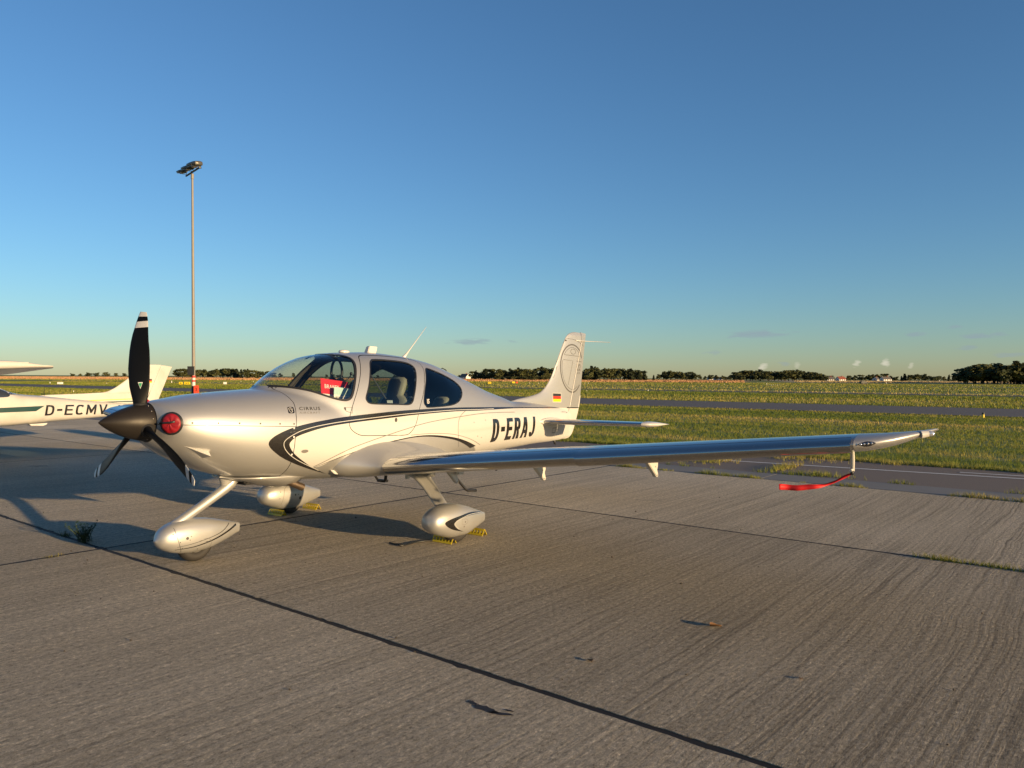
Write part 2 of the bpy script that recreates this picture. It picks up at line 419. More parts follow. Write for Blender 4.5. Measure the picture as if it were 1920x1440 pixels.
F_bot=_P([(.42,1.07),(.45,1.04),(.5,1.005),(.6,.945),(.8,.845),(1.0,.77),(1.3,.698),(1.6,.665),(1.83,.65),(2.4,.625),(3.0,.645),(3.6,.67),(4.2,.712),(4.8,.755),(5.4,.80),(5.96,.838),(6.3,.862),(7.08,.90),(7.42,.94)])
F_w=_P([(.42,.185),(.45,.29),(.5,.375),(.6,.44),(.8,.505),(1.0,.545),(1.3,.588),(1.6,.618),(2.0,.645),(2.5,.66),(3.2,.66),(3.8,.63),(4.4,.555),(5.0,.45),(5.6,.345),(6.2,.25),(6.8,.155),(7.2,.085),(7.42,.045)])
F_zm=_P([(.42,1.249),(.8,1.21),(1.5,1.15),(2.5,1.12),(4.0,1.12),(5.0,1.15),(6.0,1.18),(7.42,1.2)])
F_n=_P([(.42,2.0),(.6,2.25),(1.0,2.35),(2.0,2.45),(3.0,2.5),(4.5,2.35),(6,2.15),(7.42,2.0)])
C_top=_P([(1.47,1.50),(1.52,1.555),(1.59,1.633),(1.735,1.745),(1.935,1.866),(2.149,1.946),(2.396,1.989),(2.652,2.014),(3.02,2.035),(3.417,2.022),(3.844,1.979),(4.3,1.874),(4.669,1.78),(5.152,1.645),(5.568,1.555),(5.98,1.45),(7.42,1.2)])
C_w=_P([(1.47,.15),(1.52,.24),(1.6,.37),(1.7,.475),(1.9,.572),(2.3,.655),(2.7,.672),(3.2,.665),(3.8,.632),(4.4,.553),(5.0,.44),(5.6,.32),(6.0,.2),(7.42,.02)])
C_n=_P([(1.47,2.0),(2.0,2.05),(2.8,2.3),(3.6,2.3),(4.4,2.15),(5.2,2.0),(7.42,2.0)])

def fus_r(x, al):
    c = np.cos(al); s = np.sin(al); zm = F_zm(x); w = F_w(x); n = F_n(x)
    h = np.where(s > 0, F_top(x)-zm, zm-F_bot(x))
    rb = (np.abs(c/w)**n+np.abs(s/h)**n)**(-1/n)
    wc = C_w(x); hc = np.maximum(C_top(x)-zm, .02); nc = C_n(x)
    rc = (np.abs(c/wc)**nc+np.abs(s/hc)**nc)**(-1/nc)
    q = np.clip(s/.35, 0, 1); rc = np.where((s > 0) & (x > 1.47), rc*(.93+.07*q*q*(3-2*q)), .05)
    k = .008
    return np.where(s > 0, k*np.logaddexp(rb/k, rc/k), rb), zm
def fus_grid(xs, nal, inset=0.0):
    al = np.linspace(0, 2*np.pi, nal, endpoint=False); X, A = np.meshgrid(xs, al, indexing='ij')
    r, zm = fus_r(X, A); r = r-inset
    return np.stack([X, r*np.cos(A), zm+r*np.sin(A)], -1)
def fus_implicit(P):
    x = np.clip(P[:, 0], .421, 7.419); r, zm = fus_r(x, np.arctan2(P[:, 2]-F_zm(x), P[:, 1])); return np.hypot(P[:, 1], P[:, 2]-zm)-r
def fus_grad(P):
    e = 2e-4; g = np.stack([fus_implicit(P+d)-fus_implicit(P-d) for d in np.eye(3)*e], 1)
    return g/(np.linalg.norm(g, axis=1)[:, None]+1e-12)

NAL = 112
XS = np.concatenate([.42+.18*np.linspace(0,1,14)**1.7, np.linspace(.6,1.44,22)[1:], np.linspace(1.44,2.4,44)[1:], np.linspace(2.4,5.4,66)[1:], np.linspace(5.4,7.42,30)[1:]])
OUT = fus_grid(XS, NAL)
fusV, fusF = loft(OUT, True, False)
FUS_BVH = BVHTree.FromPolygons([tuple(v) for v in fusV], [tuple(f) for f in fusF])
def shell_mesh(o_in, i_in, xa, xb):
    xs_i = XS[(XS > xa) & (XS < xb)]
    Vo, Fo = loft(fus_grid(XS, NAL, o_in), True, False); Vi, Fi = loft(fus_grid(xs_i, NAL, i_in), True, True)
    def vol(V, F):
        t = 0.0
        for f in F:
            a = V[f[0]]
            for i in range(1, len(f)-1): t += np.dot(a, np.cross(V[f[i]], V[f[i+1]]))
        return t
    if vol(Vo, Fo) < 0: Fo = [f[::-1] for f in Fo]
    if vol(Vi, Fi) > 0: Fi = [f[::-1] for f in Fi]      # hollow: inner skin faces the cabin
    return np.concatenate([Vo, Vi]), list(Fo)+[tuple(k+len(Vo) for k in f) for f in Fi]
def tmp_obj(V, F, fix=True):
    o = pyd('tmp', V, F, None, None, False)
    if fix: fix_normals(o)
    return o
def boolean(o, other, op):
    md = o.modifiers.new('b', 'BOOLEAN'); md.operation = op; md.solver = 'EXACT'; md.object = other
    dg = bpy.context.evaluated_depsgraph_get(); me = bpy.data.meshes.new_from_object(o.evaluated_get(dg)); o.modifiers.remove(md)
    return me
def skin_normals(me, inset=0.0):
    """smooth skin normals taken from the analytic body, flat elsewhere"""
    nv = len(me.vertices); co = np.empty(nv*3); me.vertices.foreach_get('co', co); co = co.reshape(-1, 3)
    g = fus_grad(co); on = np.abs(fus_implicit(co)+inset) < .0025
    nl = len(me.loops); lv = np.empty(nl, int); me.loops.foreach_get('vertex_index', lv)
    N = np.zeros((nl, 3)); sm = np.zeros(len(me.polygons), bool)
    for p in me.polygons:
        fn = np.array(p.normal); idx = lv[p.loop_start:p.loop_start+p.loop_total]
        ok = on[idx].all() and (g[idx]@fn > .6).all(); sm[p.index] = True
        N[p.loop_start:p.loop_start+p.loop_total] = g[idx] if ok else fn
    me.polygons.foreach_set('use_smooth', sm); me.normals_split_custom_set(N.tolist())
def place_skin(name, me, mat, parent, inset=0.0, **kw):
    skin_normals(me, inset); me.transform(Matrix.Translation((-OFFX, 0, 0)))
    o = bpy.data.objects.new(name, me); COL.objects.link(o); me.materials.clear(); me.materials.append(mat)
    if inset == 0.0:                        # cabin side of the shell
        me.materials.append(M['liner']); cs = np.empty(len(me.polygons)*3); me.polygons.foreach_get('center', cs); cs = cs.reshape(-1, 3)+(OFFX, 0, 0)
        me.polygons.foreach_set('material_index', (fus_implicit(cs) < -.010).astype(np.int32))
    o.parent = parent; tag(o, **kw); return o

PLANE = empty('light_aircraft')
R3 = Matrix(((0.59696699,-0.80217236,0.01224426),(0.8015594,0.59701221,0.03284736),(-0.03365922,-0.00979429,0.99938538)))
PLANE.matrix_world = Matrix.Translation((-2.03013536, 8.45999988, 0.00055316)) @ R3.to_4x4()
tag(PLANE, 'silver and white single-engine aircraft with black three-blade propeller, marked D-ERAJ', 'aircraft')
PM = PLANE.matrix_world.copy()
def to_body(w): return PM.inverted() @ Vector(w)+Vector((OFFX, 0, 0))
def to_world(b): return PM @ (Vector(b)-Vector((OFFX, 0, 0)))
def ground_z(x, y):
    """body z of the ground under body (x,y)"""
    a = to_world((x, y, 0)); return -a.z/R3[2][2]
OFF = (-OFFX, 0, 0)

# window and door outlines in side view (x aft of the spinner tip, z above ground)
WS = [(1.38,1.607),(1.591,1.608),(1.687,1.601),(1.776,1.586),(1.879,1.561),(1.995,1.520),(2.08,1.494),(2.145,1.480),(2.20,1.476),(2.245,1.487),(2.28,1.513),(2.318,1.57),(2.378,1.678),(2.443,1.787),(2.493,1.869),(2.512,1.915),(2.505,1.945),(2.46,1.963),(2.385,1.973),(2.32,1.977),(2.28,2.2),(1.38,2.2)]
DW = catmull([(2.759,1.913),(2.811,1.928),(2.972,1.933),(3.185,1.930),(3.33,1.915),(3.378,1.879),(3.353,1.819),(3.281,1.708),(3.188,1.553),(3.141,1.477),(3.075,1.447),(2.916,1.446),(2.619,1.448),(2.502,1.455),(2.468,1.483),(2.473,1.518),(2.53,1.612),(2.617,1.758),(2.70,1.87)], 4, True)
RW = catmull([(3.611,1.864),(3.66,1.868),(3.878,1.812),(4.08,1.740),(4.17,1.675),(4.168,1.605),(4.085,1.523),(3.97,1.470),(3.792,1.437),(3.42,1.415),(3.365,1.430),(3.342,1.475),(3.392,1.595),(3.501,1.754),(3.57,1.84)], 4, True)
DOOR = catmull([(2.66,1.965),(2.576,1.888),(2.481,1.753),(2.387,1.608),(2.261,1.398),(2.212,1.25),(2.236,1.175),(2.334,1.121),(2.451,1.108),(2.75,1.104),(2.995,1.101),(3.09,1.126),(3.188,1.227),(3.246,1.393),(3.368,1.59),(3.451,1.734),(3.555,1.875),(3.56,1.955),(3.42,1.983),(3.1,1.99),(2.8,1.985)], 4, True)
win = MB(); win.prism(WS, 'Y', -1.2, 1.2)
for s in (-1, 1):
    for P in (DW, RW): win.prism(P, 'Y', s*.09, s*1.2)
winO = tmp_obj(win.V, win.F)
shellO = tmp_obj(*shell_mesh(0.0, .022, .60, 7.2), fix=False)
S1 = link('tmp', boolean(shellO, winO, 'DIFFERENCE'), None, None, False)
COWL_BACK = [(1.60,1.60),(1.618,1.442),(1.589,1.328),(1.574,1.228),(1.563,1.086),(1.564,.978),(1.577,.867),(1.585,.75),(1.59,.4)]
g = .0034
cut = MB()
for s in (-1, 1): cut.prism(offset_poly(DOOR, g), 'Y', s*.09, s*1.2)
cut.prism([(x+g, z) for x, z in COWL_BACK]+[(.2,.4),(.2,1.60)], 'Y', -1.2, 1.2)
cutO = tmp_obj(cut.V, cut.F)
fuselage = place_skin('fuselage', boolean(S1, cutO, 'DIFFERENCE'), M['livery'], PLANE)
doors = {}
for s in (-1, 1):
    dp = MB(); dp.prism(offset_poly(DOOR, -g), 'Y', s*.09, s*1.2); dO = tmp_obj(dp.V, dp.F)
    doors[s] = place_skin('door', boolean(S1, dO, 'INTERSECT'), M['livery'], PLANE); bpy.data.objects.remove(dO)
up = [(.2,1.2405),(.527,1.2395),(.811,1.2345),(1.225,1.2245),(1.574-g,1.2185)]
uc = MB(); uc.prism(up+[(x-g, z) for x, z in COWL_BACK[2::-1]]+[(.2,1.60)], 'Y', -1.2, 1.2); ucO = tmp_obj(uc.V, uc.F)
lc = MB(); lc.prism([(x, z-.005) for x, z in up]+[(x-g, z) for x, z in COWL_BACK[4:]]+[(.2,.4)], 'Y', -1.2, 1.2); lcO = tmp_obj(lc.V, lc.F)
cowl_up = place_skin('upper_cowling', boolean(S1, ucO, 'INTERSECT'), M['livery'], PLANE)
cowl_lo = place_skin('lower_cowling', boolean(S1, lcO, 'INTERSECT'), M['livery'], PLANE)
# panes
paneO = tmp_obj(*shell_mesh(.004, .009, .60, 7.2), fix=False)
def pane(name, P, y0, y1, mat, parent):
    pb_ = MB(); pb_.prism(offset_poly(P, -.0008), 'Y', y0, y1); o2 = tmp_obj(pb_.V, pb_.F); me = boolean(paneO, o2, 'INTERSECT'); bpy.data.objects.remove(o2)
    return place_skin(name, me, mat, parent, .004)
pane('windshield', WS, -1.2, 1.2, M['glass'], PLANE)
for s in (-1, 1):
    pane('door_window', DW, s*.09, s*1.2, M['tint'], doors[s]); pane('rear_window', RW, s*.09, s*1.2, M['tint'], PLANE)
for o in (winO, shellO, S1, cutO, ucO, lcO, paneO): bpy.data.objects.remove(o)

def fdecal(name, V, F, mat, parent=None, side=-1, lift=.0016, step=.03, **kw):
    return decal(name, V, F, FUS_BVH, side, mat, parent or PLANE, lift, step, OFF, **kw)
# black rubber seals round the panes
for s in (-1, 1):
    V, F = ring2d(DW, .013); fdecal('window_seal', V, F, M['seal'], doors[s], s, .002, .2)
    V, F = ring2d(RW, .010); fdecal('window_seal', V, F, M['seal'], PLANE, s, .002, .2)
    V, F = ribbon2d(catmull(WS[1:20], 3), .022); fdecal('windshield_seal', V, F, M['seal'], PLANE, s, .002, .05)
# swoosh: outer and inner edge, then the thin lines
SO = [(7.36,1.425),(6.402,1.421),(5.679,1.420),(4.928,1.418),(3.998,1.411),(3.405,1.393),(2.843,1.365),(2.222,1.312),(1.875,1.269),(1.657,1.232),(1.50,1.193),(1.375,1.143),(1.309,1.099),(1.289,1.061),(1.308,1.022),(1.367,.974),(1.471,.913),(1.648,.842),(1.862,.776),(2.103,.715)]
SI = [(7.36,1.409),(6.385,1.406),(5.66,1.403),(4.906,1.385),(4.443,1.372),(3.868,1.362),(3.189,1.326),(2.844,1.298),(2.494,1.268),(2.099,1.230),(1.869,1.196),(1.697,1.155),(1.574,1.114),(1.52,1.073),(1.508,1.038),(1.542,.986),(1.605,.933),(1.714,.869),(1.855,.800),(2.103,.714)]
WLN = [(4.913,1.396),(4.448,1.386),(3.87,1.379),(3.19,1.345),(2.842,1.322),(2.217,1.267),(1.87,1.225),(1.655,1.181),(1.540,1.136),(1.463,1.089),(1.446,1.046),(1.479,.988),(1.57,.920),(1.724,.849),(1.96,.762)]
GA = [(1.862,.806),(2.045,.900),(2.253,.984),(2.495,1.050),(2.706,1.099),(2.994,1.162),(3.40,1.238),(3.993,1.298),(4.52,1.335),(5.0,1.347),(5.517,1.349)]
DA = [(1.874,.800),(2.058,.872),(2.265,.937),(2.503,.994),(2.852,1.047),(3.19,1.086),(3.507,1.088),(3.863,1.055),(4.142,1.004),(4.45,.925)]
DB = [(1.874,.796),(2.058,.866),(2.265,.929),(2.503,.986),(2.852,1.037),(3.19,1.073),(3.507,1.068),(3.863,1.027),(4.10,.972),(4.33,.900)]
ST = [(3.1,1.098),(3.35,1.108),(3.62,1.105),(3.91,1.083),(4.25,1.020),(4.545,.935)]
def strip_between(A, B, n=10):
    a, b = catmull(A, n), catmull(B, n); k = len(a); return np.concatenate([a, b]), [(i, i+1, k+i+1, k+i) for i in range(k-1)]
for s in (-1, 1):
    V, F = strip_between(SO, SI); fdecal('swoosh_stripe', V, F, M['black'], PLANE, s)
    V, F = ribbon2d(catmull(WLN, 8), .007, .005); fdecal('swoosh_pinstripe', V, F, M['white'], PLANE, s, .0026)
    V, F = ribbon2d(catmull(GA, 8), .008, .008); fdecal('flank_line', V, F, M['grey_line'], PLANE, s)
    V, F = strip_between(DA, DB); fdecal('wing_root_line', V, F, M['black'], PLANE, s)
    V, F = ribbon2d(catmull(ST, 8), .006); fdecal('wing_root_pinstripe', V, F, M['grey_line'], PLANE, s)
# fairing below the tailplane, baggage door seam, fasteners, registration and maker's lettering
V, F = ribbon2d(catmull([(4.45,1.400),(4.302,1.403),(4.16,1.375),(4.02,1.305),(3.965,1.187),(3.975,1.05),(4.023,.93)], 6), .005); fdecal('baggage_door_seam', V, F, M['dark_grey'])
A, F = glyphs('D-ERAJ', .40, .17, .28); fdecal('registration_letters', quadmap(A, [(4.80,.955),(6.08,.995),(6.10,1.285),(4.82,1.262)]), F, M['black'])
A, F = glyphs('D-ERAJ', .40, .17, .28); A = A.copy(); A[:, 0] = 1-A[:, 0]; fdecal('registration_letters', quadmap(A, [(4.80,.955),(6.08,.995),(6.10,1.285),(4.82,1.262)]), [f[::-1] for f in F], M['black'], PLANE, 1)
A, F = text2d('CIRRUS', .02, 1.25); fdecal('maker_lettering', quadmap(A, [(1.640,1.371),(1.885,1.372),(1.893,1.406),(1.650,1.403)]), F, M['dark_grey'])
A, F = text2d('AIRCRAFT', .0, 1.3); fdecal('maker_lettering', quadmap(A, [(1.630,1.337),(1.868,1.338),(1.874,1.358),(1.637,1.357)]), F, M['grey_line'])
EMB = [(1.515,1.341),(1.566,1.341),(1.580,1.349),(1.586,1.395),(1.580,1.402),(1.530,1.402),(1.520,1.396),(1.511,1.349)]
V, F = poly_mesh(EMB); fdecal('maker_emblem', V, F, M['black'])
for P in ([(1.525,1.392),(1.533,1.352),(1.548,1.350),(1.561,1.356),(1.564,1.366),(1.552,1.368)], [(1.535,1.392),(1.560,1.392),(1.570,1.380),(1.556,1.374),(1.542,1.384)]):
    V, F = ribbon2d(P, .004); fdecal('emblem_line', V, F, M['blade_tip'], PLANE, -1, .0028)
A, F = text2d('I5', .03, 1.0); fdecal('pane_number', quadmap(A, [(3.392,1.453),(3.432,1.453),(3.445,1.507),(3.40,1.507)]), F, M['white'], PLANE, -1, -.001)
def disc2d(x, z, rx, rz, n=16): return poly_mesh([(x+rx*math.cos(2*math.pi*k/n), z+rz*math.sin(2*math.pi*k/n)) for k in range(n)])
V, F = disc2d(1.688,.972,.040,.017); fdecal('fuel_drain_cover', V, F, M['grey_line'])
for s in (-1, 1):
    V, F = disc2d(2.868,1.270,.020,.024); fdecal('door_lock', V, F, M['dark_grey'], doors[s], s)
    V, F = disc2d(2.868,1.270,.008,.009); fdecal('key_slot', V, F, M['steel'], doors[s], s, .003)
V, F = ring2d([(2.17,1.401),(2.268,1.401),(2.256,1.345),(2.19,1.365)], .005); fdecal('door_hinge_cover', V, F, M['dark_grey'])
V, F = poly_mesh([(2.165,1.395),(2.18,1.407),(2.19,1.398),(2.187,1.372),(2.175,1.372)]); fdecal('hinge_slot', V, F, M['dark_grey'], PLANE, -1, .002)
def rivet(x, z, r=.006, mat='grey_line', s=-1, parent=None):
    V, F = disc2d(x, z, r, r, 8); fdecal('fastener', V, F, M[mat], parent or PLANE, s, .0022)
for x, z in [(.60,1.254),(.81,1.252),(1.00,1.250),(1.20,1.246),(1.40,1.242),(1.55,1.240)]: rivet(x, z, .0085, 'dark_grey')
for x, z in [(1.548,1.200),(1.548,1.115),(1.548,1.015),(1.552,.945)]: rivet(x, z, .010, 'blade_tip')
for x, z in [(4.33,1.225),(4.42,1.05),(4.62,1.25),(4.52,1.03)]: rivet(x, z, .008)
V, F = ring2d([(1.50,1.10),(1.56,1.105),(1.56,1.165),(1.505,1.16)], .004); fdecal('access_panel_edge', V, F, M['grey_line'])
V, F = ring2d([(6.72,1.035),(6.82,1.037),(6.82,1.10),(6.72,1.098)], .012); fdecal('static_port_cover', V, F, M['dark_grey'])
V, F = ring2d([(6.70,.985),(6.80,.988),(6.80,1.015),(6.70,1.013)], .004); fdecal('placard_edge', V, F, M['grey_line'])
# small air scoop at the lower cowl and step fairing ahead of the wing
sc = MB(); sc.add([(.575,-.340,1.052),(.778,-.415,.996),(.765,-.335,.932),(.776,-.462,.955)], [(0,1,3),(0,3,2),(0,2,1)]); sc.build('cooling_scoop', M['silver'], PLANE, off=OFF)
sc = MB(); sc.add([(.780,-.412,.992),(.767,-.338,.936),(.778,-.455,.956),(.74,-.36,.965)], [(0,2,1),(0,1,3),(1,2,3),(2,0,3)]); sc.build('scoop_mouth', M['interior_dark'], PLANE, off=OFF)
st = MB(); st.prism([(2.09,.758),(2.27,.748),(2.345,.708),(2.24,.703),(2.14,.716)], 'Y', -.52, -.40); st.build('step_fairing', M['white'], PLANE, bevel=.006, off=OFF)

# ---- spinner, propeller
hubx, hubz = .366, 1.249
prof = [(0.0005, 0)]+[(.168*(1-(1-t)**1.75)**.88, .425*t) for t in np.linspace(.02, 1, 26)]+[(.150, .440), (.06, .441)]
sp = MB(); sp.lathe(prof, 'X', (0, 0, hubz), 48); spinner = sp.build('spinner', M['spinner'], PLANE, True, 50, off=OFF)
def chord(r): return float(np.interp(r, [.12,.2,.32,.5,.66,.8,.9,.965,.99], [.10,.125,.175,.205,.198,.165,.128,.092,.070]))
def blade_ring(r, n=20):
    c = chord(r); beta = math.radians(float(np.interp(r, [.12,.3,.5,.75,.99], [52,42,32,23,17]))); th = float(np.interp(r, [.12,.2,.4,.7,.99], [.09,.055,.030,.016,.007]))
    sw = float(np.interp(r, [.1,.45,.75,.99], [0,.012,.004,-.040]))
    pts = []
    for k in range(n):
        a = 2*math.pi*k/n; u = .5*c*math.cos(a)+sw; t = .5*th*math.sin(a)*(1+.35*math.cos(a))
        # chord axis: leading edge forward (-x) and towards +y for the top blade
        x = -u*math.sin(beta)-t*math.cos(beta); y = u*math.cos(beta)-t*math.sin(beta); pts.append((x, y, r))
    return pts
RS = [.11,.15,.2,.26,.32,.4,.48,.56,.64,.72,.79,.845,.8451,.90,.9001,.945,.9451,.97,.985,.99]
BV, BF = loft([blade_ring(r) for r in RS])
# squared, raked tip
BV = np.array(BV); tipm = BV[:, 2] > .9; BV[tipm, 2] += (BV[tipm, 1])*.16*np.clip((BV[tipm, 2]-.9)/.09, 0, 1)
propeller = empty('propeller'); propeller.parent = PLANE; propeller.location = (hubx-OFFX, 0, hubz)
bl_me = None
for k in range(3):
    if bl_me is None:
        o = pyd('propeller_blade', BV, BF, [M['blade'], M['blade_tip']], propeller, True, 50)
        for p in o.data.polygons:
            r = np.mean([o.data.vertices[i].co.z for i in p.vertices]); p.material_index = 1 if (r > .947 or .845 < r < .9005) else 0
        fix_normals(o); bl_me = o.data
    else: o = link('propeller_blade', bl_me, None, propeller, False)
    o.rotation_euler = (-.064+2*math.pi/3*k, 0, 0)
    cu = MB(); cu.lathe([(.075,.085),(.072,.13),(.058,.165),(.04,.168)], 'Z', (0,0,0), 20); q = cu.build('blade_cuff', M['interior_dark'], propeller, True, 50); q.rotation_euler = o.rotation_euler
    if k == 0:
        bb = BVHTree.FromPolygons([tuple(v) for v in BV], [tuple(f) for f in BF])
        def on_blade(P2, lift):
            out = []
            for y, z in P2:
                h = bb.ray_cast(Vector((-1, y-.45, z)), Vector((.75, .66, 0)).normalized())
                out.append(h[0]+Vector((-.75,-.66,0))*lift if h[0] else Vector((0, y, z)))
            return out
        # the badge is laid on the face turned to port
        for nm, sz, mat, lf in (('blade_badge', .034, 'blade_tip', .0015), ('badge_print', .024, 'green_print', .003)):
            c = []
            for (dy, dz) in ((-1,.75),(1,.75),(0,-1)):
                h = None; best = None
                org = Vector((-.95, -1.9, .33+dz*sz)) ; dirv = (Vector((0+dy*sz*.5, .0+dy*sz*-.3, .33+dz*sz))-org); h = bb.ray_cast(org, dirv.normalized())
                c.append((h[0]-dirv.normalized()*lf) if h[0] else Vector((dy*sz, -.02, .33+dz*sz)))
            pyd(nm, c, [(0, 1, 2)], M[mat], o, False)
for k in range(14):
    a = 2*math.pi*(k+.5)/14; sx = MB(); sx.lathe([(.0075,-.002),(.006,.003),(.002,.0045)], 'Z', (0,0,0), 10)
    q = sx.build('spinner_screw', M['steel'], spinner, True); q.location = (.395-OFFX, .1655*math.cos(a), hubz+.1655*math.sin(a)); q.rotation_euler = Vector((0, math.cos(a), math.sin(a))).to_track_quat('Z', 'X').to_euler()
# dark gap ring and inlet lips
rg = MB(); rg.lathe([(.158,.43),(.172,.436),(.172,.45),(.12,.452)], 'X', (0,0,hubz), 40); rg.build('cowl_front_ring', M['polished'], PLANE, True, 40, off=OFF)
def facing(p, n, o):
    o.location = Vector(p)-Vector((OFFX,0,0)); o.rotation_euler = Vector(n).to_track_quat('Z', 'Y').to_euler()
for s in (-1, 1):
    n = Vector((-.83, s*.55, 0.0)).normalized(); c = Vector((.478, s*.318, 1.248))
    lp = MB(); ring = [(.094+.010*math.cos(a), .010*math.sin(a)) for a in np.linspace(0, 2*math.pi, 12, endpoint=False)]
    rings = [[(rr*math.cos(b), rr*math.sin(b)*.98, h) for rr, h in ring] for b in np.linspace(0, 2*math.pi, 36, endpoint=False)]
    Vv = np.array(rings).reshape(-1, 3); lp.add(Vv, grid_faces(36, 12)+[(35*12+j, 35*12+(j+1) % 12, (j+1) % 12, j) for j in range(12)])
    q = lp.build('inlet_lip', M['seal'], PLANE, True); facing(c, n, q)

# red quilted inlet plugs (lift-out things)
for s, lab in ((-1, 'round red padded engine inlet plug with black strap beside the spinner'), (1, 'red padded inlet plug on the far side of the spinner')):
    n = Vector((-.83, s*.55, 0.0)).normalized(); c = Vector((.478, s*.318, 1.248))
    root = empty('inlet_plug'); wm = PM @ Matrix.Translation(Vector(c)-Vector((OFFX,0,0))) @ n.to_track_quat('Z', 'Y').to_matrix().to_4x4(); root.matrix_world = wm
    tag(root, lab, 'inlet plug', None)
    rings = []
    for i, (r, h) in enumerate([(.086,-.06),(.088,.0),(.086,.016),(.07,.026),(.045,.030),(.02,.031),(.002,.031)]):
        rings.append([(r*math.cos(a), r*math.sin(a), h+.004*math.sin(3*a+i*1.3)*(r/.08)+.003*math.sin(7*a+i)) for a in np.linspace(0, 2*math.pi, 40, endpoint=False)])
    V, F = loft(rings); o = pyd('padded_disc', V, F, M['red_cloth'], root, True); fix_normals(o)
    rings = [[((.087+.006*math.cos(b))*math.cos(a), (.087+.006*math.cos(b))*math.sin(a), .006+.006*math.sin(b)) for b in np.linspace(0, 2*math.pi, 8, endpoint=False)] for a in np.linspace(0, 2*math.pi, 40)]
    V, F = loft(rings, False); o = pyd('piping', V, F, M['seal'], root, True); fix_normals(o)
    b = MB(); b.tube([(-.10*1, -.0, .02), (-.05, .004, .034), (0, .008, .040), (.045, .018, .036)], .009, 8, True, (1, .6)); b.build('strap', M['seal'], root, True)
b = MB(); b.box((0,0,0), (.012,.05,.03)); q = b.build('plug_tether_tab', M['streamer'], None, bevel=.003); q.matrix_world = PM @ Matrix.Translation((.455-OFFX, .06, 1.437)) @ Euler((.5,.2,.4)).to_matrix().to_4x4()
tag(q, 'small red and black fabric tab of the plug tether on the cowl top', 'tether tab')

# ---- landing gear
def pant(name, X, top, bot, w, yc, parent, mat=None):
    f_t, f_b, f_w = pchip(X, top), pchip(X, bot), pchip(X, w); xs = X[0]+(X[-1]-X[0])*(.5-.5*np.cos(np.linspace(0, math.pi*.93, 46)))/(.5-.5*math.cos(math.pi*.93)); rings = []
    for x in xs:
        t, b_, ww = float(f_t(x)), float(f_b(x)), float(f_w(x)); zc = .5*(t+b_); h = .5*(t-b_); n = 2.3
        rings.append([(x, yc+ww*np.sign(math.cos(a))*abs(math.cos(a))**(2/n), zc+h*np.sign(math.sin(a))*abs(math.sin(a))**(2/n)) for a in np.linspace(0, 2*math.pi, 40, endpoint=False)])
    V, F = loft(rings); o = pyd(name, V, F, mat or M['silver'], parent, True, 60, OFF); fix_normals(o)
    return o, BVHTree.FromPolygons([tuple(v) for v in V], [tuple(f) for f in F])
def wheel(x, y, parent, R, W, wmul=1.0):
    gz = ground_z(x, y); t = MB(); pr = []
    for a in np.linspace(0, 2*math.pi, 16, endpoint=False): pr.append((R-.5*W*.8+ .5*W*.8*math.cos(a), .5*W*math.sin(a)))
    rings = [[(r*math.sin(b), h, r*math.cos(b)) for r, h in pr] for b in np.linspace(0, 2*math.pi, 40, endpoint=False)]
    Vv = np.array(rings).reshape(-1, 3); t.add(Vv, grid_faces(40, 16)+[(39*16+j, 39*16+(j+1) % 16, (j+1) % 16, j) for j in range(16)])
    o = t.build('tyre', M['rubber'], parent, True); o.location = (x-OFFX, y, gz+R-.004)
    h = MB(); h.lathe([(.03,-W*.45),(R*.55,-W*.3),(R*.6,0),(R*.55,W*.3),(.03,W*.45)], 'Y', (0,0,0), 24); q = h.build('wheel_hub', M['hubmetal'], o, True, 40)
    return o
# nose gear
np_o, np_b = pant('nose_wheel_fairing', [.525,.56,.61,.70,.85,1.0,1.2,1.385], [.185,.255,.298,.335,.352,.342,.300,.252], [.165,.115,.083,.050,.030,.042,.098,.165], [.020,.075,.104,.127,.137,.130,.088,.014], 0, PLANE)
wheel(.915, 0, PLANE, .178, .125)
def pdecal(name, V, F, mat, bvh, parent, side=-1, lift=.0015): return decal(name, V, F, bvh, side, mat, parent, lift, .025, OFF)
for s in (-1, 1):
    a = catmull([(.671,.092),(.837,.102),(.985,.130),(1.138,.173),(1.33,.243)], 8); V, F = ribbon2d(a, .004, .020); pdecal('fairing_stripe', V, F, M['black'], np_b, np_o, s)
    a = catmull([(.681,.117),(.835,.136),(1.022,.174),(1.137,.208),(1.235,.268)], 8); V, F = ribbon2d(a, .003, .009); pdecal('fairing_pinstripe', V, F, M['dark_grey'], np_b, np_o, s)
    a = catmull([(.655,.29),(.668,.22),(.70,.13),(.735,.065)], 6); V, F = ribbon2d(a, .004); pdecal('fairing_seam', V, F, M['dark_grey'], np_b, np_o, s)
    for x, z, r, m in [(.765,.190,.014,'dark_grey'),(.80,.203,.005,'dark_grey'),(.79,.172,.005,'dark_grey'),(.90,.150,.005,'dark_grey'),(.885,.075,.005,'dark_grey'),(.64,.235,.006,'dark_grey'),(.70,.16,.005,'dark_grey'),(.73,.10,.005,'dark_grey'),(.965,.128,.012,'hubmetal')]:
        V, F = disc2d(x, z, r, r, 10); pdecal('fairing_fastener', V, F, M[m], np_b, np_o, s)
    a = [(.955+.065*math.cos(k), .105+.062*math.sin(k)) for k in np.linspace(-1.4, 1.9, 14)]; V, F = ribbon2d(a, .003); pdecal('valve_cover_seam', V, F, M['grey_line'], np_b, np_o, s)
b = MB(); P = [(.645,.215),(.668,.262),(.705,.300),(.80,.352),(.95,.437),(1.10,.525),(1.22,.600),(1.28,.645),(1.30,.70)]
b.tube([(x, 0, z) for x, z in P], [.036,.042,.044,.043,.043,.045,.050,.056,.060], 18, True, (1, 1)); b.build('nose_gear_strut', M['silver'], PLANE, True, 60, off=OFF)
sl = MB(); rings = []
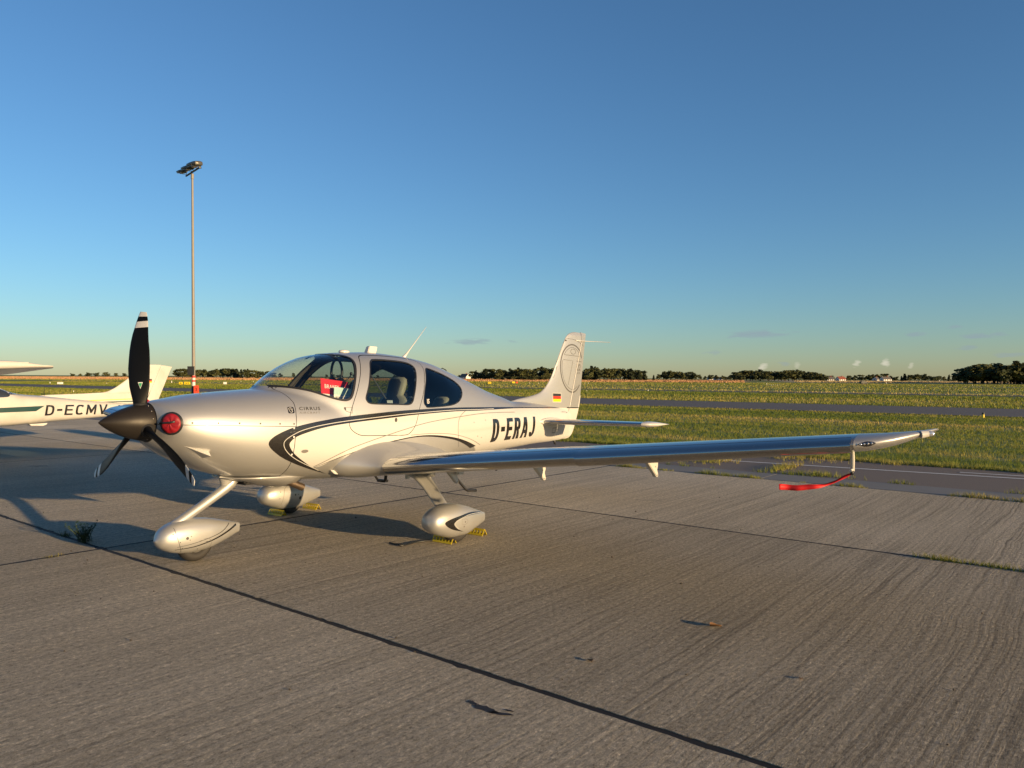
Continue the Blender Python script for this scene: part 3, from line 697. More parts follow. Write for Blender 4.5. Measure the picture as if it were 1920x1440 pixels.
for z, x0, x1, w in [(.60,1.185,1.30,.028),(.625,1.178,1.325,.040),(.66,1.170,1.37,.052),(.70,1.155,1.42,.068),(.76,1.13,1.47,.09)]:
    c_, a_ = .5*(x0+x1), .5*(x1-x0); rings.append([(c_+a_*math.cos(t), w*math.sin(t), z) for t in np.linspace(0, 2*math.pi, 24, endpoint=False)])
V, F = loft(rings); sl = pyd('nose_strut_fairing', V, F, M['silver'], PLANE, True, 60, OFF); fix_normals(sl)
# lower cowl outlet lip with exhaust
rings = []
for x, zb, w in [(1.12,.712,.06),(1.20,.690,.20),(1.30,.672,.30),(1.45,.632,.345),(1.60,.598,.36),(1.74,.575,.355),(1.83,.572,.345)]:
    rings.append([(x+(.10 if abs(math.sin(t)) < .2 and x > 1.8 else 0), w*math.cos(t), .715+(.715-zb)*math.sin(t)) for t in np.linspace(math.pi, 2*math.pi, 26)])
R_ = np.array(rings); n_, m_ = R_.shape[:2]
R_[-1, :, 0] += .03*(1-np.sin(np.linspace(0, math.pi, m_)))   # raked rear edge
o = pyd('cowl_outlet_lip', R_.reshape(-1, 3), grid_faces(n_, m_, False), M['silver'], PLANE, True, None, OFF); md = o.modifiers.new('thickness', 'SOLIDIFY'); md.thickness = .012; md.offset = -1
for s in (-1, 1):
    b = MB(); b.tube([(1.62, s*.22, .70),(1.80, s*.235, .635),(1.955, s*.245, .572)], [.036,.036,.037], 18, False); b.tube([(1.955, s*.245, .572),(1.62, s*.22, .70)], [.031,.030], 18, False); b.build('exhaust_pipe', M['exhaust'], PLANE, True, off=OFF)
b = MB(); b.box((1.44, -.02, .655), (.16,.2,.06)); b.build('outlet_shadow_box', M['interior_dark'], PLANE, bevel=.02, off=OFF)  # dark box added to stand for the shade inside the outlet
# main gear
for s in (-1, 1):
    yc = s*1.39
    dz = ground_z(3.04, yc)-ground_z(3.04, -1.39)
    po, pbv = pant('main_wheel_fairing', [2.595,2.615,2.67,2.78,2.94,3.11,3.31,3.52], [z+dz for z in [.265,.315,.365,.404,.418,.393,.335,.268]], [z+dz for z in [.225,.185,.142,.102,.066,.066,.112,.172]], [.026,.085,.122,.144,.152,.138,.092,.018], yc, PLANE)
    wheel(3.04, yc, PLANE, .19, .14)
    for sd in ((s,) if s == -1 else (1, -1)):
        A = [(3.44,.283),(3.397,.292),(3.146,.318),(2.908,.299),(2.771,.274),(2.726,.249),(2.764,.209),(2.865,.166),(3.04,.127)]; B = [(3.44,.272),(3.397,.278),(3.147,.289),(3.002,.279),(2.90,.260),(2.854,.237),(2.864,.209),(2.921,.169),(3.04,.126)]
        if sd == s:
            V, F = strip_between([(x, z+dz) for x, z in A], [(x, z+dz) for x, z in B], 6); pdecal('fairing_swoosh', V, F, M['black'], pbv, po, sd)
            V, F = ribbon2d(catmull([(x+.012, z*.7+y*.3+dz) for (x, z), (_, y) in zip(B[:8], A[:8])], 6), .004); pdecal('fairing_pinstripe', V, F, M['white'], pbv, po, sd, .0026)
        for x, z, r, m in [(3.03,.232,.010,'grey_line'),(3.015,.185,.010,'grey_line')] if sd == s else [(3.02,.25,.012,'dark_grey'),(3.07,.25,.008,'grey_line'),(3.10,.205,.020,'dark_grey'),(2.80,.30,.006,'dark_grey'),(2.79,.22,.006,'dark_grey')]:
            V, F = disc2d(x, z+dz, r, r, 10); pdecal('fairing_fastener', V, F, M[m], pbv, po, sd)
        V, F = ring2d([(2.975,.215+dz),(3.03,.205+dz),(3.075,.222+dz),(3.07,.25+dz),(3.04,.262+dz),(2.975,.262+dz)], .0025) if sd == s else ribbon2d(catmull([(2.93,.37+dz),(2.865,.335+dz),(2.845,.25+dz),(2.825,.14+dz)], 5), .004)
        pdecal('fairing_seam', V, F, M['grey_line'], pbv, po, sd)
    # swept aerofoil leg
    rings = []
    for t, y, z, x0, x1, th in [(0,.55,.80,2.84,3.26,.060),(.1,.80,.705,2.87,3.22,.050),(.2,.90,.660,2.90,3.16,.042),(.4,1.02,.575,2.905,3.125,.036),(.7,1.17,.465,2.875,3.075,.032),(.9,1.27,.395,2.845,3.045,.034),(1,1.335,.345,2.80,3.05,.050),(1.05,1.39,.29,2.78,3.06,.05)]:
        ring = []
        for a in np.linspace(0, 2*math.pi, 24, endpoint=False):
            cx = .5*(x0+x1)+.5*(x1-x0)*math.cos(a); tt = th*math.sin(a)*(1-.35*math.cos(a))*.5*1.4
            ring.append((cx, s*(y+tt*.62), z+dz*t+tt*.78))
        rings.append(ring)
    V, F = loft(rings); o = pyd('main_gear_leg', V, F, M['silver'], PLANE, True, 60, OFF); fix_normals(o)
    b = MB(); b.tube([(3.19, s*.86, .70),(3.20, s*.90, .665),(3.20, s*.905, .645)], [.05,.045,.03], 12); b.build('gear_leg_cuff', M['silver'], PLANE, True, off=OFF)

# ---- wings
def airfoil(n=44, t=.15, cam=.018, x0=0.0, x1=1.0):
    """closed section from trailing edge over the top to the leading edge and back; x0..x1 portion of chord"""
    k = np.linspace(0, math.pi, n); xs = x0+(x1-x0)*.5*(1+np.cos(k))
    yt = lambda x: 5*t*(.2969*np.sqrt(x)-.126*x-.3516*x**2+.2843*x**3-.1015*x**4)
    yc = lambda x: cam*4*x*(1-x)
    up = [(x, yc(x)+yt(x)) for x in xs]; lo = [(x, yc(x)-yt(x)) for x in xs[::-1][1:]]
    return up, lo
def wing_le(y):
    x = 2.385+(y-.95)*(2.635-2.385)/(5.4-.95); return x
def wing_ch(y): return 1.44+(y-.95)*(.86-1.44)/(5.4-.95)
def wing_z(y): return .787+(y-.95)*(1.223-.787)/(5.4-.95)
def section(s, y, part, le=None, ch=None, z=None, t=.15, cam=.02, tilt=0.0, grow=0.0):
    le = wing_le(y) if le is None else le; ch = wing_ch(y) if ch is None else ch; z = wing_z(y) if z is None else z
    if part == 'main': up, lo = airfoil(40, t, cam, 0, .735)
    elif part == 'full': up, lo = airfoil(40, t, cam)
    elif part == 'aft': up, lo = airfoil(16, t, cam, .742, 1)
    elif part == 'le': up, lo = airfoil(26, t, cam, 0, .085)
    L = list(up)+list(lo); inc = math.radians(1.2)
    P = np.array(L)
    if grow:
        c = np.gradient(P, axis=0); nr = np.stack([-c[:, 1], c[:, 0]], 1); nr /= np.linalg.norm(nr, axis=1)[:, None]+1e-9
        P = P-nr*grow/ch if (nr[0, 1] < 0) else P+nr*grow/ch
    X = P[:, 0]*ch; Z = P[:, 1]*ch
    return [(le+x*math.cos(inc)+zz*math.sin(inc), s*(y+0.0), z-(x-.25*ch)*math.sin(inc)+zz*math.cos(inc)) for x, zz in zip(X, Z)]
def wing_loft(name, rings, mat, parent, angle=35):
    V, F = loft(rings); o = pyd(name, V, F, mat, parent, True, angle, OFF); fix_normals(o); return o
for s in (-1, 1):
    ys_in = np.linspace(.62, 3.195, 16); ys_out = np.linspace(3.2, 5.4, 12)
    wing = wing_loft('wing', [section(s, y, 'main') for y in ys_in]+[section(s, y, 'main') for y in ys_out], M['wing'], PLANE)
    # outboard drooped leading edge cuff and metal leading-edge panels
    cuff = wing_loft('outboard_leading_edge', [section(s, y, 'le', wing_le(y)-.042, wing_ch(y)+.042, wing_z(y)-.007, .160, .015, grow=.001) for y in np.linspace(3.2, 5.39, 12)], M['polished'], wing, 40)
    lei = wing_loft('inboard_leading_edge', [section(s, y, 'le', grow=.0035) for y in np.linspace(.96, 3.195, 12)], M['polished'], wing, 40)
    wing_loft('flap', [section(s, y, 'aft') for y in np.linspace(.80, 3.50, 12)], M['wing'], wing)
    wing_loft('aileron', [section(s, y, 'aft') for y in np.linspace(3.51, 5.39, 8)], M['wing'], wing)
    for y0, y1, dl, tt in ((.97, 3.19, 0.0, .15), (3.22, 5.38, .042, .160)):      # sealant line behind the metal panels
        Vv = []
        for y in np.linspace(y0, y1, 20):
            sec = np.array(section(s, y, 'le', wing_le(y)-dl, wing_ch(y)+dl, wing_z(y)-(.007 if dl else 0), tt, .02 if not dl else .015, grow=.0035 if not dl else .001)); a_, b__ = sec[0], sec[1]
            d_ = (a_-b__)/np.linalg.norm(a_-b__); n_ = np.array((-d_[2], 0, d_[0])); n_ = n_ if n_[2] > 0 else -n_
            Vv += [a_-d_*.001+n_*.0012, a_+d_*.009+n_*.0006]
        o = pyd('panel_sealant_line', Vv, [(2*i, 2*i+1, 2*i+3, 2*i+2) for i in range(19)], M['dark_grey'], wing, True, None, OFF); fix_normals(o)
    # raked upturned tip
    rings = []
    for y, le, te, z, t in [(5.401,2.635,3.495,1.223,.15),(5.47,2.66,3.49,1.231,.148),(5.55,2.705,3.48,1.244,.14),(5.63,2.775,3.47,1.262,.13),(5.70,2.87,3.455,1.283,.115),(5.755,2.98,3.44,1.302,.10),(5.80,3.10,3.42,1.322,.09),(5.825,3.19,3.40,1.334,.075),(5.835,3.25,3.37,1.34,.05)]:
        rings.append(section(s, y, 'full', le, te-le, z, t))
    tip = wing_loft('wing_tip', rings, M['silver'], wing, 50)
    # landing light in the tip's leading edge, position light aft
    b = MB(); rings = []
    for k in np.linspace(0, 1, 14):
        y = 5.425+.115*k; w = math.sqrt(max(0, 1-(2*k-1)**2)); le = float(np.interp(y, [5.401,5.47,5.55], [2.635,2.66,2.705])); z = float(np.interp(y, [5.401,5.55], [1.223,1.244]))
        rings.append([(le-.006*w+.05*(1-math.cos(a)), s*y, z+.002+.026*w*math.sin(a)) for a in np.linspace(-1.2, 1.2, 8)]+[(le+.05, s*y, z)])
    V, F = loft(rings); o = pyd('landing_light', V, F, M['dark_lens'], tip, True, None, OFF); fix_normals(o)
    for k in range(4):
        b = MB(); b.lathe([(.008,0),(.008,.004),(.002,.005)], 'Z', (0,0,0), 10); q = b.build('light_emitter', M['lens'], o, True); y = 5.447+.022*k
        q.location = (float(np.interp(y, [5.401,5.47,5.55], [2.635,2.66,2.705]))-.007-OFFX, s*y, float(np.interp(y, [5.401,5.55], [1.223,1.244]))+.002); q.rotation_euler = (0, -math.pi/2, 0)
    b = MB(); b.tube([(3.02, s*5.765, 1.304),(3.045, s*5.80, 1.310),(3.05, s*5.812, 1.311)], [.028,.024,.022], 16); b.build('tip_light_fairing', M['white'], tip, True, 50, off=OFF)
    b = MB(); b.tube([(3.048, s*5.810, 1.311),(3.054, s*5.828, 1.312),(3.06, s*5.842, 1.312),(3.064, s*5.850, 1.312)], [.020,.020,.015,.004], 16); b.build('position_light', M['lens'], tip, True, 60, off=OFF)
    b = MB(); b.tube([(3.05, s*5.86, 1.300),(3.12, s*5.90, 1.272)], .0018, 5); b.build('static_wick', M['seal'], tip, off=OFF)
    # root fillet flowing into the fuselage
    rings = []
    for k in np.linspace(0, 1, 16):
        q = k*k*(3-2*k); y = .99-.50*k
        le = 2.3846-.27*q**1.3; te = 3.80+.30*q; rings.append(section(s, y, 'full', le, te-le, wing_z(y)+.055*q, .152+.062*q, .02+.025*q))
    wing_loft('wing_root_fairing', rings, M['silver'], PLANE, 60)
    # flap hinge brackets
    for x, y, zt, h in [(3.46,-.955,.735,.185),(3.50,-2.13,.835,.165),(3.42,-3.46,.96,.155)]:
        yy = s*abs(y)
        b = MB(); b.prism([(x-.16,zt+.03),(x+.10,zt+.03),(x+.10,zt-.05),(x+.085,zt-.085),(x+.11,zt-h+.015),(x+.10,zt-h),(x+.075,zt-h),(x+.055,zt-h+.02)], 'Y', yy-.022, yy+.022)
        q = b.build('flap_hinge_bracket', M['white'], wing, bevel=.006, off=OFF)
        for dx, dz2 in ((.045,-.055),(.082,-h+.018)):
            c_ = MB(); c_.lathe([(.007,-.0005),(.007,.001),(.001,.002)], 'Y', (0,0,0), 8); c2 = c_.build('bolt', M['dark_grey'], q); c2.location = (x+dx-OFFX, yy+s*.0225, zt+dz2)
    b = MB(); b.box((3.52, s*1.03, .690), (.11,.05,.07), None, 1.0); b.build('fuel_vent_block', M['white'], wing, bevel=.012, off=OFF)
    b = MB(); rr = [[((.020+.006*math.cos(c))*math.cos(a), .006*math.sin(c), (.020+.006*math.cos(c))*math.sin(a)) for c in np.linspace(0, 2*math.pi, 8, endpoint=False)] for a in np.linspace(0, 2*math.pi, 20)]
    V, F = loft(rr, False); b.add(V, F); b.tube([(0,0,.02),(0,0,.06)], .007, 8); q = b.build('tie_down_ring', M['seal'], wing, True); q.location = (3.2-OFFX, s*1.80, .795)
    # boarding step at the trailing edge
    b = MB(); b.tube([(3.70, s*.70, .69),(3.955, s*.755, .435),(3.985, s*.76, .418),(4.14, s*.765, .408)], [.016,.016,.016,.019], 10); b.build('boarding_step', M['seal'], PLANE, True, 50, off=OFF)
    b = MB(); b.box((3.45, s*.28, .60), (.06,.045,.08), None, .8); b.build('drain_stub', M['white'], PLANE, bevel=.008, off=OFF)
b = MB(); b.tube([(3.60,.23,.62),(3.60,.245,.50),(3.60,.26,.482),(3.60,.375,.480)], .020, 10); b.build('belly_antenna', M['seal'], PLANE, True, off=OFF)
# pitot tube under the port wing
b = MB(); b.tube([(2.98,-5.318,1.18),(2.985,-5.318,1.10),(2.992,-5.318,1.015)], [.014,.017,.014], 12, True, (1.0, .6)); b.tube([(2.99,-5.318,1.026),(2.93,-5.318,1.022)], .010, 10); b.build('pitot_tube', M['white'], PLANE, True, 60, off=OFF)

# ---- fin, rudder, tailplane
FLE = pchip(*zip(*[(.90,6.7),(1.30,5.9),(1.46,5.75),(1.53,5.97),(1.565,6.20),(1.60,6.41),(1.648,6.586),(1.72,6.715),(1.80,6.806),(1.911,6.90),(2.18,7.055),(2.446,7.215),(2.55,7.290),(2.60,7.350),(2.635,7.43),(2.652,7.51),(2.662,7.60)]))
FHG = lambda z: 7.371+(z-1.42)*(7.735-7.371)/(2.52-1.42)
FTE = pchip(*zip(*[(.915,7.27),(.925,7.38),(.95,7.45),(1.0,7.52),(1.06,7.562),(1.19,7.626),(1.431,7.723),(2.0,7.812),(2.64,7.905),(2.67,7.91)]))
def fin_ring(z, x0, x1, t0, t1, n=18):
    """section with round nose of half thickness t0 and square tail of half thickness t1"""
    P = []
    xs = x0+(x1-x0)*(.5-.5*np.cos(np.linspace(0, math.pi, n)))
    f = lambda x: (t0*1.5*np.sqrt(np.clip((x-x0)/(x1-x0), 0, 1))*(1-.42*(x-x0)/(x1-x0)) if t1 > 0 else t0*np.clip((x1-x)/(x1-x0), 0, 1))
    for x in xs: P.append((x, f(x), z))
    for x in xs[::-1][:-1]: P.append((x, -f(x), z))
    return P
zs_f = np.concatenate([np.linspace(.95,1.45,8), np.linspace(1.48,1.75,20), np.linspace(1.8,2.5,16), np.linspace(2.53,2.657,12)])
rings = []
for z in zs_f:
    t = float(np.interp(z, [.95,1.45,1.55,1.75,2.4,2.6,2.657], [.050,.062,.060,.056,.046,.036,.012])); x0 = float(FLE(z)); x1 = FHG(min(z, 2.66))-.004
    if z > 2.525: x1 = 7.735-.004
    rings.append(fin_ring(z, x0, x1, t*.72, 1))
V, F = loft(rings); fin = pyd('fin', V, F, M['livery'], PLANE, True, 50, OFF); fix_normals(fin); finV, finF = V, F
rings = []; rudV = None
for z in np.concatenate([np.linspace(.92,1.0,8), np.linspace(1.03,2.5,26), [2.515]]):
    x0 = FHG(z)+.006; x1 = max(float(FTE(z)), x0+.02); t = float(np.interp(z, [.92,.96,1.1,1.5,2.5], [.010,.028,.040,.036,.026])); n = 12
    xs = np.linspace(x0, x1, n); P = [(x, t*(1-(x-x0)/(x1-x0))+.003, z) for x in xs]+[(x, -(t*(1-(x-x0)/(x1-x0))+.003), z) for x in xs[::-1]]; rings.append(P)
V, F = loft(rings); rudder = pyd('rudder', V, F, M['livery'], PLANE, True, 40, OFF); fix_normals(rudder); rudV, rudF = V, F
rings = []
for z in np.concatenate([[2.522], np.linspace(2.54, 2.668, 10)]):   # fixed tip cap with horn
    x0 = 7.737; x1 = float(FTE(z)); t = float(np.interp(z, [2.52,2.62,2.668], [.026,.022,.006])); xs = np.linspace(x0, x1, 8)
    rings.append([(x, t*(1-(x-x0)/(x1-x0)*.85), z-(x-x0)*.06) for x in xs]+[(x, -t*(1-(x-x0)/(x1-x0)*.85), z-(x-x0)*.06) for x in xs[::-1]])
V, F = loft(rings); o = pyd('rudder_tip', V, F, M['silver'], rudder, True, 40, OFF); fix_normals(o); tipV, tipF = V, F
allV = np.concatenate([finV, rudV, tipV]); allF = list(finF)+[tuple(i+len(finV) for i in f) for f in rudF]+[tuple(i+len(finV)+len(rudV) for i in f) for f in tipF]
FIN_BVH = BVHTree.FromPolygons([tuple(v) for v in allV], [tuple(f) for f in allF])
def fin_decal(name, V, F, mat, parent, side=-1, lift=.0016): return decal(name, V, F, FIN_BVH, side, mat, parent, lift, .04, OFF)
b = MB(); b.tube([(FHG(1.425), -.044, 1.425),(FHG(2.50), -.033, 2.50)], .0065, 6); b.build('rudder_hinge_strip', M['white'], fin, off=OFF)
V, F = ribbon2d([(7.30,1.4165),(7.72,1.4165)], .016); fin_decal('tail_stripe', V, F, M['black'], fin)
V, F = ribbon2d([(7.276,2.536),(7.09,2.225),(6.905,1.927),(6.863,1.933)], .005); fin_decal('leading_edge_panel_seam', V, F, M['dark_grey'], fin)
V, F = ribbon2d([(7.291,2.537),(7.507,2.530),(7.60,2.515),(7.835,2.441)], .005); fin_decal('tip_seam', V, F, M['dark_grey'], fin)
for i, m in enumerate(('flag_gold', 'flag_red', 'flag_black')):
    z0 = 1.508+.0435*i; V, F = poly_mesh([(6.895,z0),(7.120,z0+.001),(7.120,z0+.0440),(6.895,z0+.0435)]); fin_decal('flag_band', V, F, M[m], fin, -1, .003)
V, F = poly_mesh([(6.885,1.500),(7.131,1.501),(7.131,1.648),(6.885,1.645)]); fin_decal('flag_border', V, F, M['white'], fin, -1, .0016)
cx, cz, rx, rz = 7.462, 2.055, .343, .387
def arc(a0, a1, rx, rz, n=40): return [(cx+rx*math.cos(a), cz+rz*math.sin(a)) for a in np.linspace(a0, a1, n)]
D2 = math.radians
V, F = ribbon2d(arc(D2(28), D2(318), rx, rz, 60), .022); fin_decal('badge_ring', V, F, M['badge'], fin)
V, F = ribbon2d(arc(D2(38), D2(142), rx-.04, rz-.045, 30)+[], .007); fin_decal('badge_line', V, F, M['badge'], fin)
for P in ([(7.238,2.266),(7.70,2.262)], [(7.197,2.185),(7.473,2.181),(7.332,1.78)], [(7.582,2.180),(7.775,2.180)], arc(D2(159), D2(305), rx-.04, rz-.045, 36), [(7.40+.078+.075*math.cos(a), 2.33+.042*math.sin(a)) for a in np.linspace(0, 2*math.pi, 20)]):
    V, F = ribbon2d(P, .007); fin_decal('badge_line', V, F, M['badge'], fin)
A, F = text2d('22', .0); fin_decal('badge_number', quadmap(A, [(7.607,2.029),(7.738,2.033),(7.735,2.138),(7.604,2.133)]), F, M['badge'], fin)
A, F = text2d('GTS', .0, 1.3); fin_decal('badge_lettering', quadmap(A, [(7.606,1.972),(7.728,1.974),(7.732,2.010),(7.608,2.008)]), F, M['badge'], fin)
b = MB(); b.tube([(7.55,-.03,2.520),(7.74,-.03,2.523),(8.70,-.03,2.572)], [.009,.008,.004], 8); b.build('tail_antenna', M['white'], fin, True, off=OFF)
b = MB(); b.prism([(7.696,1.43),(7.725,1.43),(7.765,1.62),(7.748,1.62)], 'Y', -.006, .006); b.build('trim_tab', M['white'], rudder, off=OFF)
for s in (-1, 1):
    def tsec(y, part):
        le = 6.30+(y-.1)*.085; te = 7.22-(y-.1)*.065; ch = te-le
        up, lo = airfoil(26, .10, 0, 0, .62) if part == 0 else airfoil(14, .10, 0, .63, 1)
        return [(le+x*ch, s*y, 1.205+.003*y+zz*ch) for x, zz in list(up)+list(lo)]
    tp = wing_loft('tailplane', [tsec(y, 0) for y in np.linspace(.02, 1.80, 8)], M['polished'], PLANE, 40)
    wing_loft('elevator', [tsec(y, 1) for y in np.linspace(.16, 1.795, 8)], M['wing'], tp, 40)
    rings = []
    for y, x0, x1, t in [(1.803,6.44,7.12,.038),(1.86,6.455,7.115,.036),(1.90,6.49,7.105,.030),(1.925,6.55,7.09,.020),(1.935,6.64,7.07,.008)]:
        up, lo = airfoil(18, .12*t/.038, 0); ch = x1-x0; rings.append([(x0+x*ch, s*y, 1.211+zz*ch) for x, zz in list(up)+list(lo)])
    wing_loft('elevator_horn', rings, M['white'], tp, 60)
    rings = []   # root fairing
    for y, x0, x1, t in [(.02,6.14,7.22,.17),(.14,6.16,7.20,.155),(.20,6.20,7.18,.12),(.26,6.27,7.16,.105)]:
        up, lo = airfoil(22, t, 0); ch = x1-x0; rings.append([(x0+x*ch, s*y, 1.206+zz*ch) for x, zz in list(up)+list(lo)])
    wing_loft('tailplane_root_fairing', rings, M['white'], PLANE, 60)
b = MB(); b.tube([(7.00,-.0,.92),(7.02,0,.845),(7.05,0,.84)], [.022,.016,.010], 10); b.build('tail_tie_down', M['seal'], PLANE, True, off=OFF)

# ---- antennas and roof fittings
b = MB(); b.lathe([(.058,0),(.060,.012),(.050,.024),(.02,.031),(.003,.032)], 'Z', (0,0,0), 28); q = b.build('gps_antenna', M['white'], PLANE, True, 50); q.location = (2.66-OFFX, -.02, 2.012); q.scale = (1.15,.85,1)
b = MB(); b.add([(3.00,-.038,2.02),(3.13,-.040,2.02),(3.13,.040,2.02),(3.00,.038,2.02),(3.035,-.030,2.112),(3.165,-.030,2.112),(3.165,.030,2.112),(3.035,.030,2.112)], [(3,2,1,0),(4,5,6,7),(0,1,5,4),(1,2,6,5),(2,3,7,6),(3,0,4,7)]); b.build('beacon_box', M['white'], PLANE, bevel=.008, off=OFF)
b = MB(); b.tube([(3.60,0,1.995),(3.66,0,2.045),(3.72,0,2.108),(4.02,0,2.425)], [.024,.016,.008,.003], 10); b.build('whip_antenna', M['white'], PLANE, True, off=OFF)
b = MB(); b.tube([(4.29,-.02,1.872),(4.30,-.02,1.905),(4.315,-.02,1.913),(4.385,-.02,1.893),(4.395,-.02,1.88),(4.39,-.02,1.85)], .0065, 8); b.build('grab_handle', M['seal'], PLANE, True, off=OFF)
b = MB(); b.tube([(4.60,0,1.79),(4.605,0,1.825)], .006, 6); b.build('strap_stud', M['seal'], PLANE, off=OFF)
for k in range(3):
    b = MB(); b.tube([(1.585+.016*k,-.14-.03*k,1.588-.004*k),(1.600+.016*k,-.15-.03*k,1.600-.004*k)], .006, 6); b.build('defrost_nozzle', M['seal'], PLANE, off=OFF)

# ---- cabin
def seat(x, y, tilt, base, colb):
    S = empty('seat'); S.parent = PLANE; S.location = (x-OFFX, y, base)
    def slab(name, pts, w0, mat, n=2.6):
        rings = []
        for (px, pz, tx, w) in pts:
            rings.append([(px+tx*np.sign(math.cos(a))*abs(math.cos(a))**(2/n)*math.cos(tilt), w*np.sign(math.sin(a))*abs(math.sin(a))**(2/n), pz) for a in np.linspace(0, 2*math.pi, 28, endpoint=False)])
        V, F = loft(rings); o = pyd(name, V, F, mat, S, True, 60); fix_normals(o); return o
    bk = slab('backrest', [(0+tilt*z, z, .055+.02*math.sin(z*4), w) for z, w in [(.16,.17),(.2,.22),(.35,.245),(.5,.245),(.58,.235),(.62,.18),(.65,.125),(.70,.130),(.78,.135),(.83,.12),(.855,.07)]], .24, colb)
    slab('front_pad', [(-.035+tilt*z, z, .045, w*.78) for z, w in [(.18,.18),(.22,.22),(.35,.235),(.5,.235),(.585,.20),(.64,.115),(.70,.125),(.79,.125),(.83,.08)]], .2, M['leather_dark'])
    b = MB(); b.box((-.24,0,.13), (.50,.46,.13)); b.build('cushion', M['leather_dark'], S, bevel=.04)
    return S
for y in (-.31, .31): seat(3.02, y, .26, .90, M['leather'])
for y in (-.25, .25):
    q = seat(3.85, y, .26, .84, M['leather']); q.scale = (1, .85, .82)
def cabin_ring(x, ins):
    al = np.linspace(0, 2*math.pi, 40, endpoint=False); r, zm = fus_r(np.full(40, x), al); r = r-ins; return r, zm, al
b = MB(); b.box((3.10,0,.80), (2.2,.78,.04)); b.build('cabin_floor', M['interior_dark'], PLANE, off=OFF)
b = MB(); b.box((2.02,0,1.30), (.05,1.02,.34)); b.build('firewall_trim', M['interior_dark'], PLANE, off=OFF)
rings = []   # instrument panel with glareshield
for x, z, w in [(1.60,1.50,.26),(1.70,1.53,.36),(1.85,1.535,.46),(2.05,1.50,.53),(2.17,1.475,.54)]:
    rings.append([(x, -w, z-.05),(x, -w*.9, z-.006),(x, -w*.5, z+.006),(x, 0, z+.01),(x, w*.5, z+.006),(x, w*.9, z-.006),(x, w, z-.05),(x, w, z-.30 if x > 1.8 else z-.1),(x, -w, z-.30 if x > 1.8 else z-.1)])
V, F = loft(rings); o = pyd('instrument_panel', V, F, M['interior_dark'], PLANE, True, 40, OFF); fix_normals(o)
for y in (-.25,.25):
    b = MB(); b.box((2.178,y,1.33), (.02,.30,.19)); b.build('display', M['dark_lens'], PLANE, bevel=.006, off=OFF)
b = MB(); b.box((4.40,0,1.12), (.04,.72,.62)); b.build('rear_bulkhead', M['liner'], PLANE, off=OFF)
b = MB(); b.tube([(2.86,-.50,1.50),(2.74,-.40,1.74),(2.70,-.36,1.80)], .008, 6); b.build('shoulder_belt', M['grey_line'], PLANE, off=OFF)
V, F = poly_mesh([(2.755,1.456),(2.84,1.456),(2.84,1.486),(2.755,1.486)]); fdecal('pane_sticker', V, F, M['paper'], doors[-1], -1, -.010)
# things lying in the cabin
def body_empty(name, p, rot=(0,0,0)):
    o = empty(name); o.matrix_world = PM @ Matrix.Translation(Vector(p)-Vector((OFFX,0,0))) @ Euler(rot).to_matrix().to_4x4(); return o
def placard(name, corners, mats, label, cat, text=None, lift=.0):
    """flat card from 4 body-space corners (bl, br, tr, tl)"""
    C4 = [Vector(c) for c in corners]; C4[2] = C4[1]+(C4[3]-C4[0]); ctr = sum(C4, Vector())/4; root = body_empty(name, ctr); tag(root, label, cat)
    n = (C4[1]-C4[0]).cross(C4[3]-C4[0]).normalized()
    if n.y > 0: n = -n
    def P(u, v, k=0.0): return (C4[0]*(1-u)*(1-v)+C4[1]*u*(1-v)+C4[2]*u*v+C4[3]*(1-u)*v)+n*k-ctr
    for (nm, u0, v0, u1, v1, m, k) in mats:
        Vv = [P(u0,v0,k),P(u1,v0,k),P(u1,v1,k),P(u0,v1,k)]; Vb = [P(u0,v0,k-.001),P(u1,v0,k-.001),P(u1,v1,k-.001),P(u0,v1,k-.001)]
        o = pyd(nm, Vv+Vb, [(0,1,2,3),(7,6,5,4),(0,4,5,1),(1,5,6,2),(2,6,7,3),(3,7,4,0)], M[m], root, False); fix_normals(o)
    for (tx, u0, v0, u1, v1, m, off_) in (text or []):
        A, F = text2d(tx, off_, 1.05); pyd('lettering', [P(u0+(u1-u0)*a, v0+(v1-v0)*b_, .0022) for a, b_ in A], F, M[m], root, False)
    return root
placard('brake_placard', [(2.10,-.33,1.505),(2.481,-.33,1.475),(2.475,-.33,1.670),(2.083,-.33,1.702)], [('card',0,0,1,.20,'paper',0),('card_red',0,.20,1,1,'placard_red',0)], 'red BRAKES ON card propped inside the windshield', 'placard', [('BRAKES ON',.13,.50,.90,.72,'paper',.0),('CIRRUS',.12,.07,.26,.12,'grey_line',0)])
placard('info_card', [(2.208,-.40,1.470),(2.455,-.40,1.450),(2.461,-.40,1.589),(2.207,-.40,1.617)], [('card',0,0,1,.45,'paper',0),('card_print',0,.45,1,1,'mint',0)], 'pale green and white card leaning over the red placard', 'card', [('WIGAL LUFT',.08,.14,.85,.34,'grey_line',0)])
H = body_empty('headset', (2.63,.06,1.765), (0,0,.10)); tag(H, 'black pilot headset hanging behind the windshield', 'headset')
b = MB(); b.tube([(math.sin(a)*.085, 0, .02+.15*math.cos(a)) for a in np.linspace(-2.2, 2.2, 22)], .013, 8, True, (1, 1.2)); b.build('headband', M['seal'], H, True)
for sx in (-.065,.065):
    b = MB(); b.lathe([(.045,-.03),(.05,-.01),(.05,.015),(.03,.03)], 'X', (0,0,0), 18); q = b.build('ear_cup', M['seal'], H, True, 50); q.location = (sx,0,-.085)
b = MB(); b.tube([(.09,-.01,-.09),(.16,-.03,-.04),(.19,-.04,.0)], .006, 6); b.lathe([(.003,-.02),(.015,-.012),(.015,.012),(.003,.02)], 'Z', (.19,-.04,.015), 10); b.build('microphone_boom', M['seal'], H, True)

